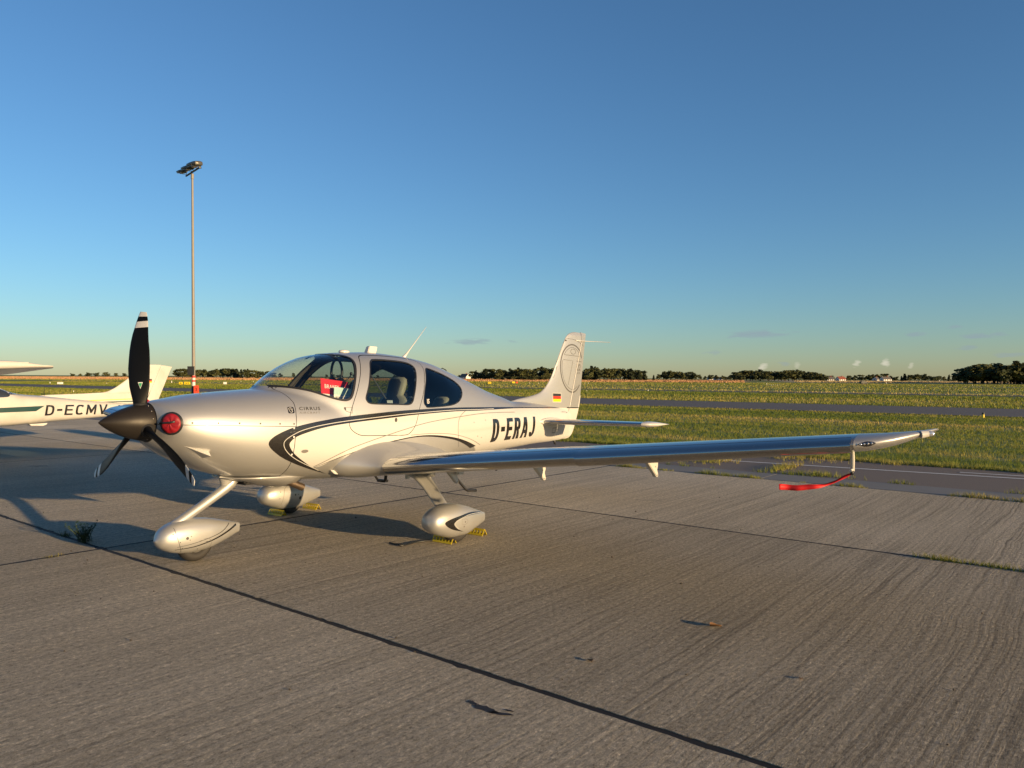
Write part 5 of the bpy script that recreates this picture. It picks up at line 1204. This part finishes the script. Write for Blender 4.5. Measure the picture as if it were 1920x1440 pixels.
# ------------------------------------------------------------------ white high-wing aircraft parked behind
CES = empty('high_wing_aircraft', (-10.32, 16.71, 0), math.radians(53.13)); tag(CES, 'white high-wing aircraft with dark green stripe, marked D-ECMV', 'aircraft')
t = NT('weathered_white_paint'); v = t.coord(); n1 = t.noise(v, 3, 5); n2 = t.noise(v, 40, 4)
t.set(col=t.mix(t.ramp(n1, [(.35, 0.0), (.8, 1.0)]), (.50, .485, .455, 1), (.42, .40, .36, 1)), rough=t.math('ADD', t.math('MULTIPLY', n2, .12), .28), coat=.3, coatr=.1); M['cwhite'] = t.m
M['cgreen'] = plain('dark_green_stripe', (.008, .045, .045), .35, 0, .4); M['cyellow'] = plain('yellow_stripe', (.60, .42, .06), .4); M['cgrey'] = plain('letter_shadow_grey', (.40, .39, .38), .5)
G_top = pchip(*zip(*[(-4.15,1.10),(-3.9,1.17),(-3.2,1.27),(-2.95,1.36),(-2.55,1.58),(-2.3,1.655),(-1.5,1.665),(-1.25,1.63),(-.42,1.325),(0,1.285),(.8,1.19),(1.6,1.10),(2.2,1.05),(2.6,1.02)]))
G_bot = pchip(*zip(*[(-4.15,.80),(-3.9,.70),(-3.2,.64),(-2,.64),(-.8,.655),(0,.70),(.8,.74),(1.6,.785),(2.2,.83),(2.6,.88)]))
G_w = pchip(*zip(*[(-4.15,.28),(-3.9,.36),(-3.2,.43),(-2.2,.47),(-1.2,.47),(-.4,.42),(0,.37),(.8,.26),(1.6,.165),(2.2,.095),(2.6,.04)]))
xs = np.concatenate([np.linspace(-4.15,-3,14), np.linspace(-2.95,-.3,34), np.linspace(-.25,2.6,30)]); rings = []
for x in xs:
    tp_, bt, w = float(G_top(x)), float(G_bot(x)), float(G_w(x)); zc, h = .5*(tp_+bt), .5*(tp_-bt); n = float(np.interp(x, [-4,-3,-1,1,2.6], [2.2,3.6,4.0,3.2,2.2]))
    tap = lambda z: 1-.22*max(0, (z-1.32))/.45 if x < -.3 else 1
    ring = []
    for a in np.linspace(0, 2*math.pi, 56, endpoint=False):
        c, s = math.cos(a), math.sin(a); z = zc+h*np.sign(s)*abs(s)**(2/n); ring.append((x, w*np.sign(c)*abs(c)**(2/n)*tap(z), z))
    rings.append(ring)
cV, cF = loft(rings); o = pyd('fuselage', cV, cF, M['cwhite'], CES, True, 50); fix_normals(o)
C_BVH = BVHTree.FromPolygons([tuple(p) for p in cV], [tuple(f) for f in cF])
def cdec(name, V, F, mat, side=-1, lift=.002): return decal(name, V, F, C_BVH, side, mat, CES, lift, .05)
M['cglass'] = plain('dark_cabin_glass', (.03, .035, .04), .06, 0, 1, .2)
for s in (-1, 1):
    V, F = poly_mesh(catmull([(-1.35,1.53),(-1.0,1.48),(-.76,1.40),(-.70,1.31),(-.78,1.275),(-1.1,1.27),(-1.5,1.275),(-1.52,1.45)], 4, True)); cdec('rear_side_window', V, F, M['cglass'], s, .003)
    V, F = poly_mesh(catmull([(-2.6,1.48),(-2.3,1.54),(-1.75,1.55),(-1.66,1.48),(-1.66,1.30),(-1.75,1.27),(-2.45,1.27),(-2.7,1.32)], 4, True)); cdec('door_window', V, F, M['cglass'], s, .003)
    V, F = poly_mesh([(-.80,1.50),(-.45,1.345),(-.50,1.325),(-.70,1.322)]); cdec('back_window', V, F, M['cglass'], s, .003)
    V, F = poly_mesh([(-3.9,1.00),(-.02,1.075),(-.20,.965),(-3.9,.93)]); cdec('green_stripe', V, F, M['cgreen'], s)
    V, F = ribbon2d([(-1.62,1.28),(-1.66,.80),(-1.55,.70)], .006); cdec('door_seam', V, F, M['cgrey'], s)
    V, F = ribbon2d([(-.58,.96),(-.70,.66)], .005); cdec('skin_seam', V, F, M['cgrey'], s)
A, F = glyphs('D-ECMV', .25, .155, .32, .20)
cdec('registration_letters', quadmap(A, [(-.02,.865),(1.40,.845),(1.40,1.065),(-.02,1.090)]), F, M['black'], -1, .004)
cdec('letter_shadow', quadmap(A, [(-.005,.850),(1.415,.830),(1.415,1.050),(-.005,1.075)]), F, M['cgrey'], -1, .002)
# flat windshield behind the cowl
rg = []
for x, z in [(-2.93,1.39),(-2.58,1.575)]: rg.append([(x-.01, y, z+.01-.03*abs(y)) for y in np.linspace(-.36,.36,9)])
pyd('windshield', np.array(rg).reshape(-1,3), grid_faces(2, 9, False), M['cglass'], CES, True)
# wing
def csec(s, y):
    le = -2.80+.0*y; ch = 1.36 if y < 2.4 else 1.36-(y-2.4)*.10; z = 1.655+.046*y; le = -2.80 if y < 2.4 else -2.80+(y-2.4)*.04
    up, lo = airfoil(30, .125, .03); return [(le+x*ch, s*y, z+zz*ch-.015*x) for x, zz in list(up)+list(lo)]
for s in (-1, 1):
    rings = [csec(s, y) for y in np.concatenate([np.linspace(.0,4.55,14)])]
    W = wing_loft.__call__ if False else None
    V, F = loft(rings); wg = pyd('wing', V, F, M['cwhite'], CES, True, 40); fix_normals(wg)
    base = np.array(csec(s, 4.55)); ctr = base.mean(0); rings = []
    for k, (dy, sc_) in enumerate([(.002,1.0),(.05,.97),(.09,.86),(.115,.6),(.122,.2)]):
        q = base.copy(); q[:, 2] = ctr[2]+(q[:, 2]-ctr[2])*sc_+.02*(k/4); q[:, 0] = ctr[0]+(q[:, 0]-ctr[0])*(1-.02*k); q[:, 1] = s*(4.55+dy); rings.append(q)
    V, F = loft(rings); o = pyd('wing_tip', V, F, M['cwhite'], wg, True, 50); fix_normals(o)
    b = MB(); b.lathe([(.025,-.03),(.03,0),(.02,.03),(.004,.045)], 'X', (-2.22, s*4.64, 1.905), 12); b.build('tip_light', M['dark_grey'], wg, True)
    b = MB(); b.box((-2.05, s*4.662, 1.905), (.16,.012,.07)); b.build('tip_access_plate', M['cgrey'], wg, bevel=.004)
    b = MB(); b.tube([(-2.35, s*.44, .72),(-2.22, s*2.35, 1.73)], .045, 12, True, (1, .5)); b.build('wing_strut', M['cwhite'], CES, True)
    b = MB(); b.tube([(-1.55, s*.40, .72),(-1.50, s*.75, .45),(-1.48, s*1.05, .26)], [.05,.035,.03], 10); b.build('main_gear_leg', M['cwhite'], CES, True)
    tw = MB(); pr = [(.15+.055*math.cos(a), .06*math.sin(a)) for a in np.linspace(0, 2*math.pi, 12, endpoint=False)]; rr = [[(r*math.cos(q), h, r*math.sin(q)) for r, h in pr] for q in np.linspace(0, 2*math.pi, 28, endpoint=False)]
    tw.add(np.array(rr).reshape(-1,3), grid_faces(28, 12)+[(27*12+j, 27*12+(j+1) % 12, (j+1) % 12, j) for j in range(12)]); q = tw.build('wheel', M['rubber'], CES, True); q.location = (-1.48, s*1.10, .203)
    # tailplane
    rings = []
    for y in np.linspace(.02, 1.45, 6): 
        le = 1.75+.10*y; ch = .95-.20*y; up, lo = airfoil(18, .09, 0); rings.append([(le+x*ch, s*y, 1.03+zz*ch) for x, zz in list(up)+list(lo)])
    V, F = loft(rings); o = pyd('tailplane', V, F, M['cwhite'], CES, True, 40); fix_normals(o)
b = MB(); b.tube([(-3.75,0,.72),(-3.80,0,.35)], .03, 10); b.build('nose_strut', M['steel'], CES, True)
tw = MB(); rr = [[(r*.8*math.cos(q), h, r*.8*math.sin(q)) for r, h in pr] for q in np.linspace(0, 2*math.pi, 28, endpoint=False)]
tw.add(np.array(rr).reshape(-1,3), grid_faces(28, 12)+[(27*12+j, 27*12+(j+1) % 12, (j+1) % 12, j) for j in range(12)]); q = tw.build('wheel', M['rubber'], CES, True); q.location = (-3.82, 0, .163)
b = MB(); b.lathe([(.002,-4.42),(.06,-4.34),(.11,-4.22),(.12,-4.16)], 'X', (0,0,.95), 20); b.build('spinner', M['cwhite'], CES, True)
b = MB(); b.box((-4.24,0,.95), (.03,.09,1.5)); b.build('propeller', M['blade'], CES, bevel=.012)
# fin with dorsal strake and rudder
CLE = pchip(*zip(*[(1.0,-.30),(1.10,-.28),(1.20,-.25),(1.285,-.20),(1.318,.9),(1.335,1.35),(1.40,1.56),(1.55,1.80),(1.80,2.12),(1.98,2.36),(2.02,2.42)]))
CHG = lambda z: 2.38+(z-1.1)*.42
CTE = lambda z: 2.68+(z-1.1)*.42
rings = [fin_ring(z, float(CLE(z)), CHG(z)-.004, .040 if z > 1.33 else .022, 1) for z in np.concatenate([np.linspace(1.02,1.30,8), np.linspace(1.315,1.60,14), np.linspace(1.65,2.0,8)])]
V, F = loft(rings); cfin = pyd('fin', V, F, M['cwhite'], CES, True, 50); fix_normals(cfin); cfV, cfF = V, F
rings = []
for z in np.linspace(.92, 1.985, 12):
    x0, x1 = CHG(z)+.003, CTE(z); rings.append([(x0,.03,z),(x0+.08,.028,z),(x1,.004,z-.03*(z > 1.9)),(x1,-.004,z-.03*(z > 1.9)),(x0+.08,-.028,z),(x0,-.03,z)])
V, F = loft(rings); o = pyd('rudder', V, F, M['cwhite'], CES, True, 30); fix_normals(o)
CF_BVH = BVHTree.FromPolygons([tuple(p) for p in cfV], [tuple(f) for f in cfF])
def cfd(name, V, F, mat, lift=.002): return decal(name, V, F, CF_BVH, -1, mat, cfin, lift, .06)
V, F = ribbon2d([(.95,1.155),(2.25,1.180)], .020, .020); cfd('yellow_stripe', V, F, M['cyellow'])
V, F = ribbon2d([(.60,1.105),(2.25,1.120)], .026); cfd('green_fin_stripe', V, F, M['cgreen'])
for i, m in enumerate(('flag_gold', 'flag_red', 'flag_black')):
    z0 = 1.56+.032*i; V, F = poly_mesh([(2.34,z0),(2.52,z0),(2.52,z0+.032),(2.34,z0+.032)]); cfd('flag_band', V, F, M[m])
b = MB(); b.tube([(.12,0,1.25),(.12,0,1.50)], [.008,.003], 6); b.build('whip_antenna', M['seal'], CES)
b = MB(); b.prism([(-.30,.69),(-.26,.655),(-.02,.645),(.06,.68),(.06,.70)], 'Y', -.32, -.20); b.build('belly_antenna', M['cyellow'] if False else M['white'], CES, bevel=.008)

# ------------------------------------------------------------------ floodlight mast
M['galv'] = plain('galvanised_steel', (.22, .205, .185), .6, .2, 0, .12, 3); M['lampblack'] = plain('dark_lamp_housing', (.03, .03, .03), .5); M['lamphouse'] = plain('grey_lamp_housing', (.10, .095, .085), .4, .4); M['box_dark'] = plain('dark_cabinet', (.022, .024, .026), .55); M['red_paint'] = plain('red_band_paint', (.55, .02, .02), .5); M['orange_red'] = plain('orange_red_sign', (.75, .075, .035), .5)
MX, MY = -18.68, 45.0
mast = empty('floodlight_mast', (MX, MY, -.06)); tag(mast, 'tall grey floodlight mast with red and white bands and dark cabinet', 'light mast')
b = MB(); b.tube([(0,0,0),(0,0,2.2),(-.09,0,13.45)], [.100,.097,.060], 24); b.build('pole', M['galv'], mast, True, 60)
for z0, z1, m in [(1.68,1.80,'red_paint'),(1.55,1.68,'white'),(1.44,1.55,'red_paint'),(1.20,1.44,'white')]:
    b = MB(); b.lathe([(.09,z0),(.104,z0),(.104,z1),(.09,z1)], 'Z', (0,0,0), 24); b.build('warning_band', M[m], mast, True, 30)
b = MB(); b.lathe([(.09,.0),(.118,.0),(.118,1.20),(.09,1.20)], 'Z', (0,0,0), 24); b.build('pole_guard', M['box_dark'], mast, True, 30)
b = MB(); b.box((-.08,-.19,2.08), (.35,.16,.48)); b.box((-.08,-.19,2.335), (.37,.19,.03)); b.build('cabinet', M['box_dark'], mast, bevel=.01)
b = MB(); b.lathe([(.065,13.30),(.085,13.32),(.085,13.60),(.05,13.63)], 'Z', (-.09,0,0), 20); b.build('mast_head', M['galv'], mast, True, 40)
def along(k, dx=0, dz=0): return (-.09+.75*k+dx, -.90*k, 13.72+dz)
b = MB(); b.tube([along(-1), along(1.15)], .05, 6); b.build('crossbar', M['lampblack'], mast)
for k, dx, dz, sc in ((-.85,-.30,.24,.8),(-.05,-.25,.26,.95),(.75,-.15,.28,1.1)):
    L = empty('floodlight'); L.parent = mast; L.location = along(k, dx, dz); L.scale = (sc, sc, sc); L.rotation_euler = (math.radians(6), math.radians(4), math.radians(-38))
    rings = []
    for x, w, h in [(-.55,.10,.035),(-.50,.19,.06),(-.15,.25,.10),(.2,.25,.13),(.42,.21,.12),(.47,.12,.06)]:
        rings.append([(x, w*np.sign(math.cos(a))*abs(math.cos(a))**.6, h*np.sign(math.sin(a))*abs(math.sin(a))**.6) for a in np.linspace(0, 2*math.pi, 20, endpoint=False)])
    V, F = loft(rings); o = pyd('housing', V, F, M['lamphouse'], L, True, 50); fix_normals(o)
    b = MB(); b.box((-.10,0,-.105), (.66,.40,.03)); b.build('lamp_glass', M['dark_lens'], L, bevel=.01)
    b = MB(); b.tube([(.1,-.26,-.02),(.16,-.26,-.20),(.16,.26,-.20),(.1,.26,-.02)], .025, 6); b.build('bracket', M['lampblack'], L)
sg = empty('stand_sign', (MX+.28, MY-.3, -.06)); tag(sg, 'orange-red stand sign with black number 3 at the mast foot', 'sign')
b = MB(); b.box((0,0,1.00), (.31,.05,.47)); b.build('panel', M['orange_red'], sg, bevel=.02)
b = MB(); b.box((0,.03,.5), (.06,.05,1.0)); b.build('post', M['box_dark'], sg)
A, F = text2d('3', .02); pyd('number', [(-.045+.09*x, -.027, 0.90+.20*z) for x, z in A], F, M['black'], sg, False)

# ------------------------------------------------------------------ trees
def leaf_mat(name, c):
    t = NT(name); v = t.coord('Object'); oi = t.n('ShaderNodeObjectInfo'); at = t.n('ShaderNodeAttribute', attribute_name='tint')
    f = t.math('ADD', t.math('MULTIPLY', at.outputs['Fac'], .7), t.math('MULTIPLY', oi.outputs['Random'], .3))
    t.set(col=t.mix(f, tuple(x*.55 for x in c)+(1,), tuple(min(1, x*1.6) for x in c)+(1,)), rough=.75, spec=.2); return t.m
M['tree_dark'] = leaf_mat('dark_foliage', (.036, .044, .017)); M['tree_mid'] = leaf_mat('mid_foliage', (.055, .060, .020)); M['tree_conifer'] = leaf_mat('conifer_foliage', (.022, .030, .014)); M['bark'] = plain('bark', (.07, .055, .04), .9, 0, 0, .3, 8)
def crown_mesh(seed, H, Wd, n, shape, leafs):
    r = np.random.default_rng(seed); Cc = []
    k = 15 if shape != 'cone' else 9
    for i in range(k):
        if shape == 'cone': z = H*(.15+.82*i/(k-1)); rad = Wd*.5*(1-.88*i/(k-1)); Cc.append((r.normal(0,.05*Wd), r.normal(0,.05*Wd), z, rad+.15, rad*.7+.25))
        else:
            a = r.uniform(0, 2*np.pi); q = np.sqrt(r.random()); z = H*r.uniform(.24,.84); lim = Wd*.5*(1-.55*abs(z/H-.5)*2*.9); Cc.append((math.cos(a)*q*lim*.8, math.sin(a)*q*lim*.8, z, Wd*r.uniform(.15,.26), H*r.uniform(.10,.17)))
    V = []; T = []
    for i in range(n):
        c = Cc[r.integers(len(Cc))]; d = r.normal(0,1,3); d /= np.linalg.norm(d); q = r.uniform(.55,1.05)
        p = np.array((c[0]+d[0]*c[3]*q, c[1]+d[1]*c[3]*q, c[2]+d[2]*c[4]*q)); nrm = d+r.normal(0,.6,3); nrm /= np.linalg.norm(nrm)
        u = np.cross(nrm, (.3,.2,1)); u /= np.linalg.norm(u); w = np.cross(nrm, u); s = leafs*r.uniform(.6,1.4); tv = r.uniform(0,1)
        V += [p-u*s*.5-w*s*.4, p+u*s*.6-w*s*.25, p+u*s*.35+w*s*.5, p-u*s*.45+w*s*.35]; T += [tv]*4
    F = np.arange(len(V)).reshape(-1, 4); me = bpy.data.meshes.new('crown'); me.from_pydata([tuple(v) for v in V], [], F.tolist()); at = me.attributes.new('tint', 'FLOAT', 'POINT'); at.data.foreach_set('value', np.array(T, np.float32)); return me
PRO = []
for k in range(9):
    shape = 'cone' if k in (4, 7) else 'round'; H = 10.0; Wd = {'cone': 5.0}.get(shape, (7.5, 9.0, 10.5)[k % 3])
    cr = crown_mesh(100+k, H, Wd, 520, shape, .95); cr.materials.append(M['tree_conifer'] if shape == 'cone' else (M['tree_dark'] if k % 2 else M['tree_mid']))
    tk = MB(); tk.tube([(0,0,-.2),(0.05,0,2.0),(-.05,.1,4.5),(.1,0,7.0)], [.30,.24,.17,.05], 8)
    for q in range(4):
        a = 1.6*q+k; tk.tube([(0,0,2.6+.7*q),(math.cos(a)*1.1,math.sin(a)*1.1,4.0+.8*q),(math.cos(a)*1.9,math.sin(a)*1.9,5.2+.8*q)], [.12,.08,.03], 6)
    tro = tk.build('trunk', M['bark']); trm = tro.data; bpy.data.objects.remove(tro); PRO.append((cr, trm))
def tree(px, Z, top_px, k, label, group, wide=1.0, name='tree'):
    hz = 707.8+(px-960)*.0052; H = CAM_H+(hz-top_px)/1438.0*Z+.06; H = max(H, 1.5)
    x, y = px_g(px, Z); o = empty(name, (x, y, -.06), random.uniform(0, 6.28)); s = H/9.4; o.scale = (s*wide, s*wide, s); tag(o, label, 'tree', group)
    for nm, me in (('crown', PRO[k][0]), ('trunk', PRO[k][1])):
        c = bpy.data.objects.new(nm, me); COL.objects.link(c); c.parent = o
def belt(pts, Zr, n, label, group, rows=2, conif=.1, wide=1.15, jit=3):
    """pts: outline of the belt's top as (px, top)"""
    X = np.array([p[0] for p in pts], float); T = np.array([p[1] for p in pts], float)
    for i in range(n):
        px = X[0]+(X[-1]-X[0])*(i+random.uniform(-.4,.4)+.5)/n; top = float(np.interp(px, X, T))+random.uniform(-jit*.4, jit); Z = random.uniform(*Zr)
        k = random.choice((4, 7)) if random.random() < conif else random.choice((0,1,2,3,5,6,8)); tree(px, Z, top, k, label, group, wide*random.uniform(.85,1.3))
belt([(326,692),(360,692),(420,690),(455,692),(505,697)], (560,660), 26, 'tree in the wood behind the floodlight mast', 'trees behind the mast', conif=.12)
belt([(130,701),(180,697),(235,700)], (900,1000), 9, 'small distant tree beyond the ploughed land left of the propeller', 'distant trees left of the propeller')
belt([(505,699),(640,700),(760,703)], (950,1100), 14, 'distant tree far behind the cabin of the silver aircraft', 'distant trees behind the cabin')
belt([(884,695),(900,693),(945,691),(985,692),(1010,689),(1035,688),(1060,690)], (560,640), 30, 'tree in the wood seen ahead of the fin', 'trees ahead of the fin', conif=.25)
belt([(1085,694),(1110,689),(1140,690),(1180,692),(1212,697)], (560,640), 24, 'tree in the wood just behind the fin', 'trees behind the fin', conif=.2)
belt([(1222,703),(1238,700),(1252,694),(1265,696),(1285,698),(1300,697)], (640,700), 10, 'tree in the loose group between the two woods', 'trees between the woods')
belt([(1300,703),(1340,704),(1372,702)], (820,900), 9, 'low distant tree beside the long wood', 'low trees beside the long wood')
belt([(1372,700),(1395,695),(1420,693),(1450,697),(1470,696),(1475,694),(1510,693),(1535,699),(1550,703)], (600,680), 34, 'tree in the long dark wood beyond the runway', 'trees of the long wood', conif=.05, wide=1.3)
belt([(1550,703),(1600,704),(1650,701),(1680,703),(1705,702),(1745,701),(1760,705),(1800,704)], (760,860), 30, 'tree in the low row between the long wood and the corner wood', 'trees of the low row', conif=.12)
belt([(1800,697),(1812,688),(1830,684),(1862,681),(1890,679),(1925,681),(1990,676),(2100,678)], (330,352), 26, 'tall dark tree at the front of the corner wood', 'trees of the corner wood', wide=1.25, jit=2)
belt([(1808,694),(1830,688),(1870,684),(1925,684),(2100,682)], (356,400), 26, 'tree inside the corner wood', 'inner trees of the corner wood', wide=1.3, jit=2)
belt([(930,706),(960,705),(1025,705)], (500,530), 16, 'low hedge bush at the edge of the ploughed field', 'hedge bushes ahead of the fin', wide=2.0, jit=1)
belt([(850,703),(905,704)], (820,880), 7, 'tree around the white gabled farmhouse', 'trees around the farmhouse', wide=1.3)

# ------------------------------------------------------------------ far houses
M['hwall'] = plain('white_render', (.68, .65, .60), .8); M['hroof'] = plain('grey_roof', (.10, .09, .085), .8); M['hred'] = plain('red_tile_roof', (.22, .06, .035), .8); M['hglass'] = plain('window_dark', (.03, .035, .04), .15)
def house(px, Z, L, Wd, Hw, Hr, rz, roof, label):
    L, Wd, Hw, Hr = L*.72, Wd*.72, Hw*.75, Hr*.75
    x, y = px_g(px, Z); h = empty('farmhouse', (x, y, -.06), rz); tag(h, label, 'house', None)
    b = MB(); b.prism([(-Wd/2,0),(Wd/2,0),(Wd/2,Hw),(0,Hw+Hr-.08),(-Wd/2,Hw)], 'X', -L/2, L/2); b.build('wall', M['hwall'], h)
    b = MB()
    for s in (-1, 1): b.add([(-L/2-.4,0,Hw+Hr),(L/2+.4,0,Hw+Hr),(L/2+.4,s*(Wd/2+.4),Hw-.25),(-L/2-.4,s*(Wd/2+.4),Hw-.25),(-L/2-.4,0,Hw+Hr+.18),(L/2+.4,0,Hw+Hr+.18),(L/2+.4,s*(Wd/2+.4),Hw-.07),(-L/2-.4,s*(Wd/2+.4),Hw-.07)], [(0,1,2,3),(7,6,5,4),(0,4,5,1),(1,5,6,2),(2,6,7,3),(3,7,4,0)])
    r = b.build('roof', M[roof], h); b = MB(); b.box((L*.2,0,Hw+Hr+.4), (.7,.7,1.1)); b.build('chimney', M['hred'], r)
    for k in range(3):
        b = MB(); b.box((-L*.32+L*.32*k, -Wd/2-.02, Hw*.55), (1.1,.08,1.2)); b.build('window', M['hglass'], h)
    b = MB(); b.box((-L/2-.02, 0, Hw*.55), (.08,1.1,1.2)); b.build('window', M['hglass'], h)
house(872, 800, 16, 8, 3.0, 4.0, -.9, 'hroof', 'long white farmhouse with bright gable ahead of the fin')
house(1576, 740, 11, 7, 2.6, 3.0, .4, 'hred', 'small white house with red roof beside the long wood')
house(1555, 760, 9, 7, 2.6, 3.0, .1, 'hroof', 'white house half hidden at the end of the long wood')
house(1660, 750, 13, 8, 2.8, 3.0, .3, 'hroof', 'grey-roofed house in the low tree row')
house(1642, 770, 10, 7, 2.6, 2.8, .8, 'hroof', 'second grey-roofed house left of the larger one in the tree row')
house(1340, 880, 22, 9, 2.8, 2.0, .1, 'hroof', 'long low shed beside the long wood')

# ------------------------------------------------------------------ airfield signs and markers
M['sign_yellow'] = plain('yellow_sign_face', (.80, .60, .02), .5); M['sign_white'] = plain('white_marker', (.78, .75, .68), .5)
def gsign(px, py_base, w, h, mat, label, text=None):
    """taxiway guidance board standing on two legs; px,py where its foot meets the grass"""
    hz = 707.8+(px-960)*.0052; Z = CAM_H*1438.0/(py_base-hz); x, y = px_g(px, Z); s = empty('guidance_sign', (x, y, -.06)); tag(s, label, 'sign', None); W_, H_ = w*Z/1438.0, h*Z/1438.0
    b = MB(); b.box((0,0,.22+H_/2), (W_,.16,H_)); b.build('board', M[mat], s, bevel=.02)
    for q in (-.35,.35):
        b = MB(); b.box((W_*q,0,.11), (.07,.07,.24)); b.build('leg', M['box_dark'], s)
    if text:
        A, F = text2d(text, .03); pyd('lettering', [(-W_*.36+W_*.72*a, -.083, .22+H_*.22+H_*.56*c) for a, c in A], F, M['black'], s, False)
gsign(339, 722.5, 6.5, 4.6, 'sign_yellow', 'small square yellow guidance sign left of the mast', 'A')
gsign(351, 722.5, 11, 4.8, 'sign_yellow', 'long yellow guidance sign beside the mast', 'B 04 22')
gsign(422, 722, 6, 4.2, 'sign_white', 'white and black guidance board right of the mast')
gsign(113, 722.0, 10.5, 3.8, 'sign_white', 'cream guidance board above the white aircraft')
gsign(918, 721, 6.0, 3.8, 'sign_yellow', 'yellow guidance sign standing alone behind the tail cone', 'C')
gsign(963, 719.5, 5, 3, 'sign_yellow', 'yellow guidance sign next to a red one behind the tail cone')
gsign(969, 719.5, 4, 2.6, 'orange_red', 'red guidance sign next to a yellow one behind the tail cone')
def marker(px, py, h_px, mat, label, group, cap=None, name='marker_post'):
    hz = 707.8+(px-960)*.0052; Z = CAM_H*1438.0/(py-hz); x, y = px_g(px, Z); H = h_px*Z/1438.0; r = max(.05, .16*H)
    o = empty(name, (x, y, -.06)); tag(o, label, 'marker', group); b = MB(); b.lathe([(r,0),(r*.9,H*.8),(r*.5,H),(.01,H*1.02)], 'Z', (0,0,0), 10); b.build('body', M[mat], o, True, 40)
    if cap: b = MB(); b.lathe([(r*1.25,H*.72),(r*1.25,H*1.05),(.01,H*1.08)], 'Z', (0,0,0), 10); b.build('lamp', M[cap], o, True, 40)
marker(1844, 781.5, 9.5, 'sign_yellow', 'yellow taxiway edge light with dark cap beside the near taxiway', None, 'box_dark', 'edge_light')
for px, py, h in [(94,719.5,4),(200,720,2.5),(240,718,4),(322,717.5,4),(138,734,2.5),(475,716,2),(452,716,2)]: marker(px, py, h, 'sign_white', 'white marker in the infield left of the silver aircraft', 'white infield markers on the left', None)
for px, py, h in [(993,719.5,2.5),(1010,719.5,2),(1097,719,2),(1103,719,2),(1100,733,2),(1215,732.5,2.6),(1348,722,2),(1358,721.5,2),(1437,721,3),(1662,719,2.5),(1681,725,2),(1671,713.5,2),(1761,715.5,3),(1735,724,2),(1823,723.5,2.4)]: marker(px, py, h, 'sign_white', 'small white runway marker far out on the field', 'small white runway markers', None)
# approach light bars and a dark service vehicle far out
for k in range(7):
    marker(1438+4*k, 722.5, 2.2, 'hwall', 'pale approach light mast in the far row', 'approach light masts', None, 'approach_light')
x, y = px_g(1618, 250); vh = empty('service_trailer', (x, y, -.06), .1); tag(vh, 'low dark trailer with thin aerial far out on the field', 'trailer')
b = MB(); b.box((0,0,.75), (2.0,1.2,.7)); b.box((-.2,0,1.2), (1.0,1.0,.3)); b.build('body', M['box_dark'], vh, bevel=.08)
for q in (-.6,.6):
    b = MB(); b.lathe([(.05,-.08),(.3,-.08),(.3,.08),(.05,.08)], 'Y', (q,-.55,.30), 16); b.build('wheel', M['rubber'], vh, True, 40)
b = MB(); b.tube([(.3,0,1.2),(.3,0,3.0)], .03, 6); b.build('aerial', M['box_dark'], vh)
for _o in list(bpy.data.objects):
    if _o.name.startswith('tmp'): bpy.data.objects.remove(_o)
bpy.context.view_layer.update()
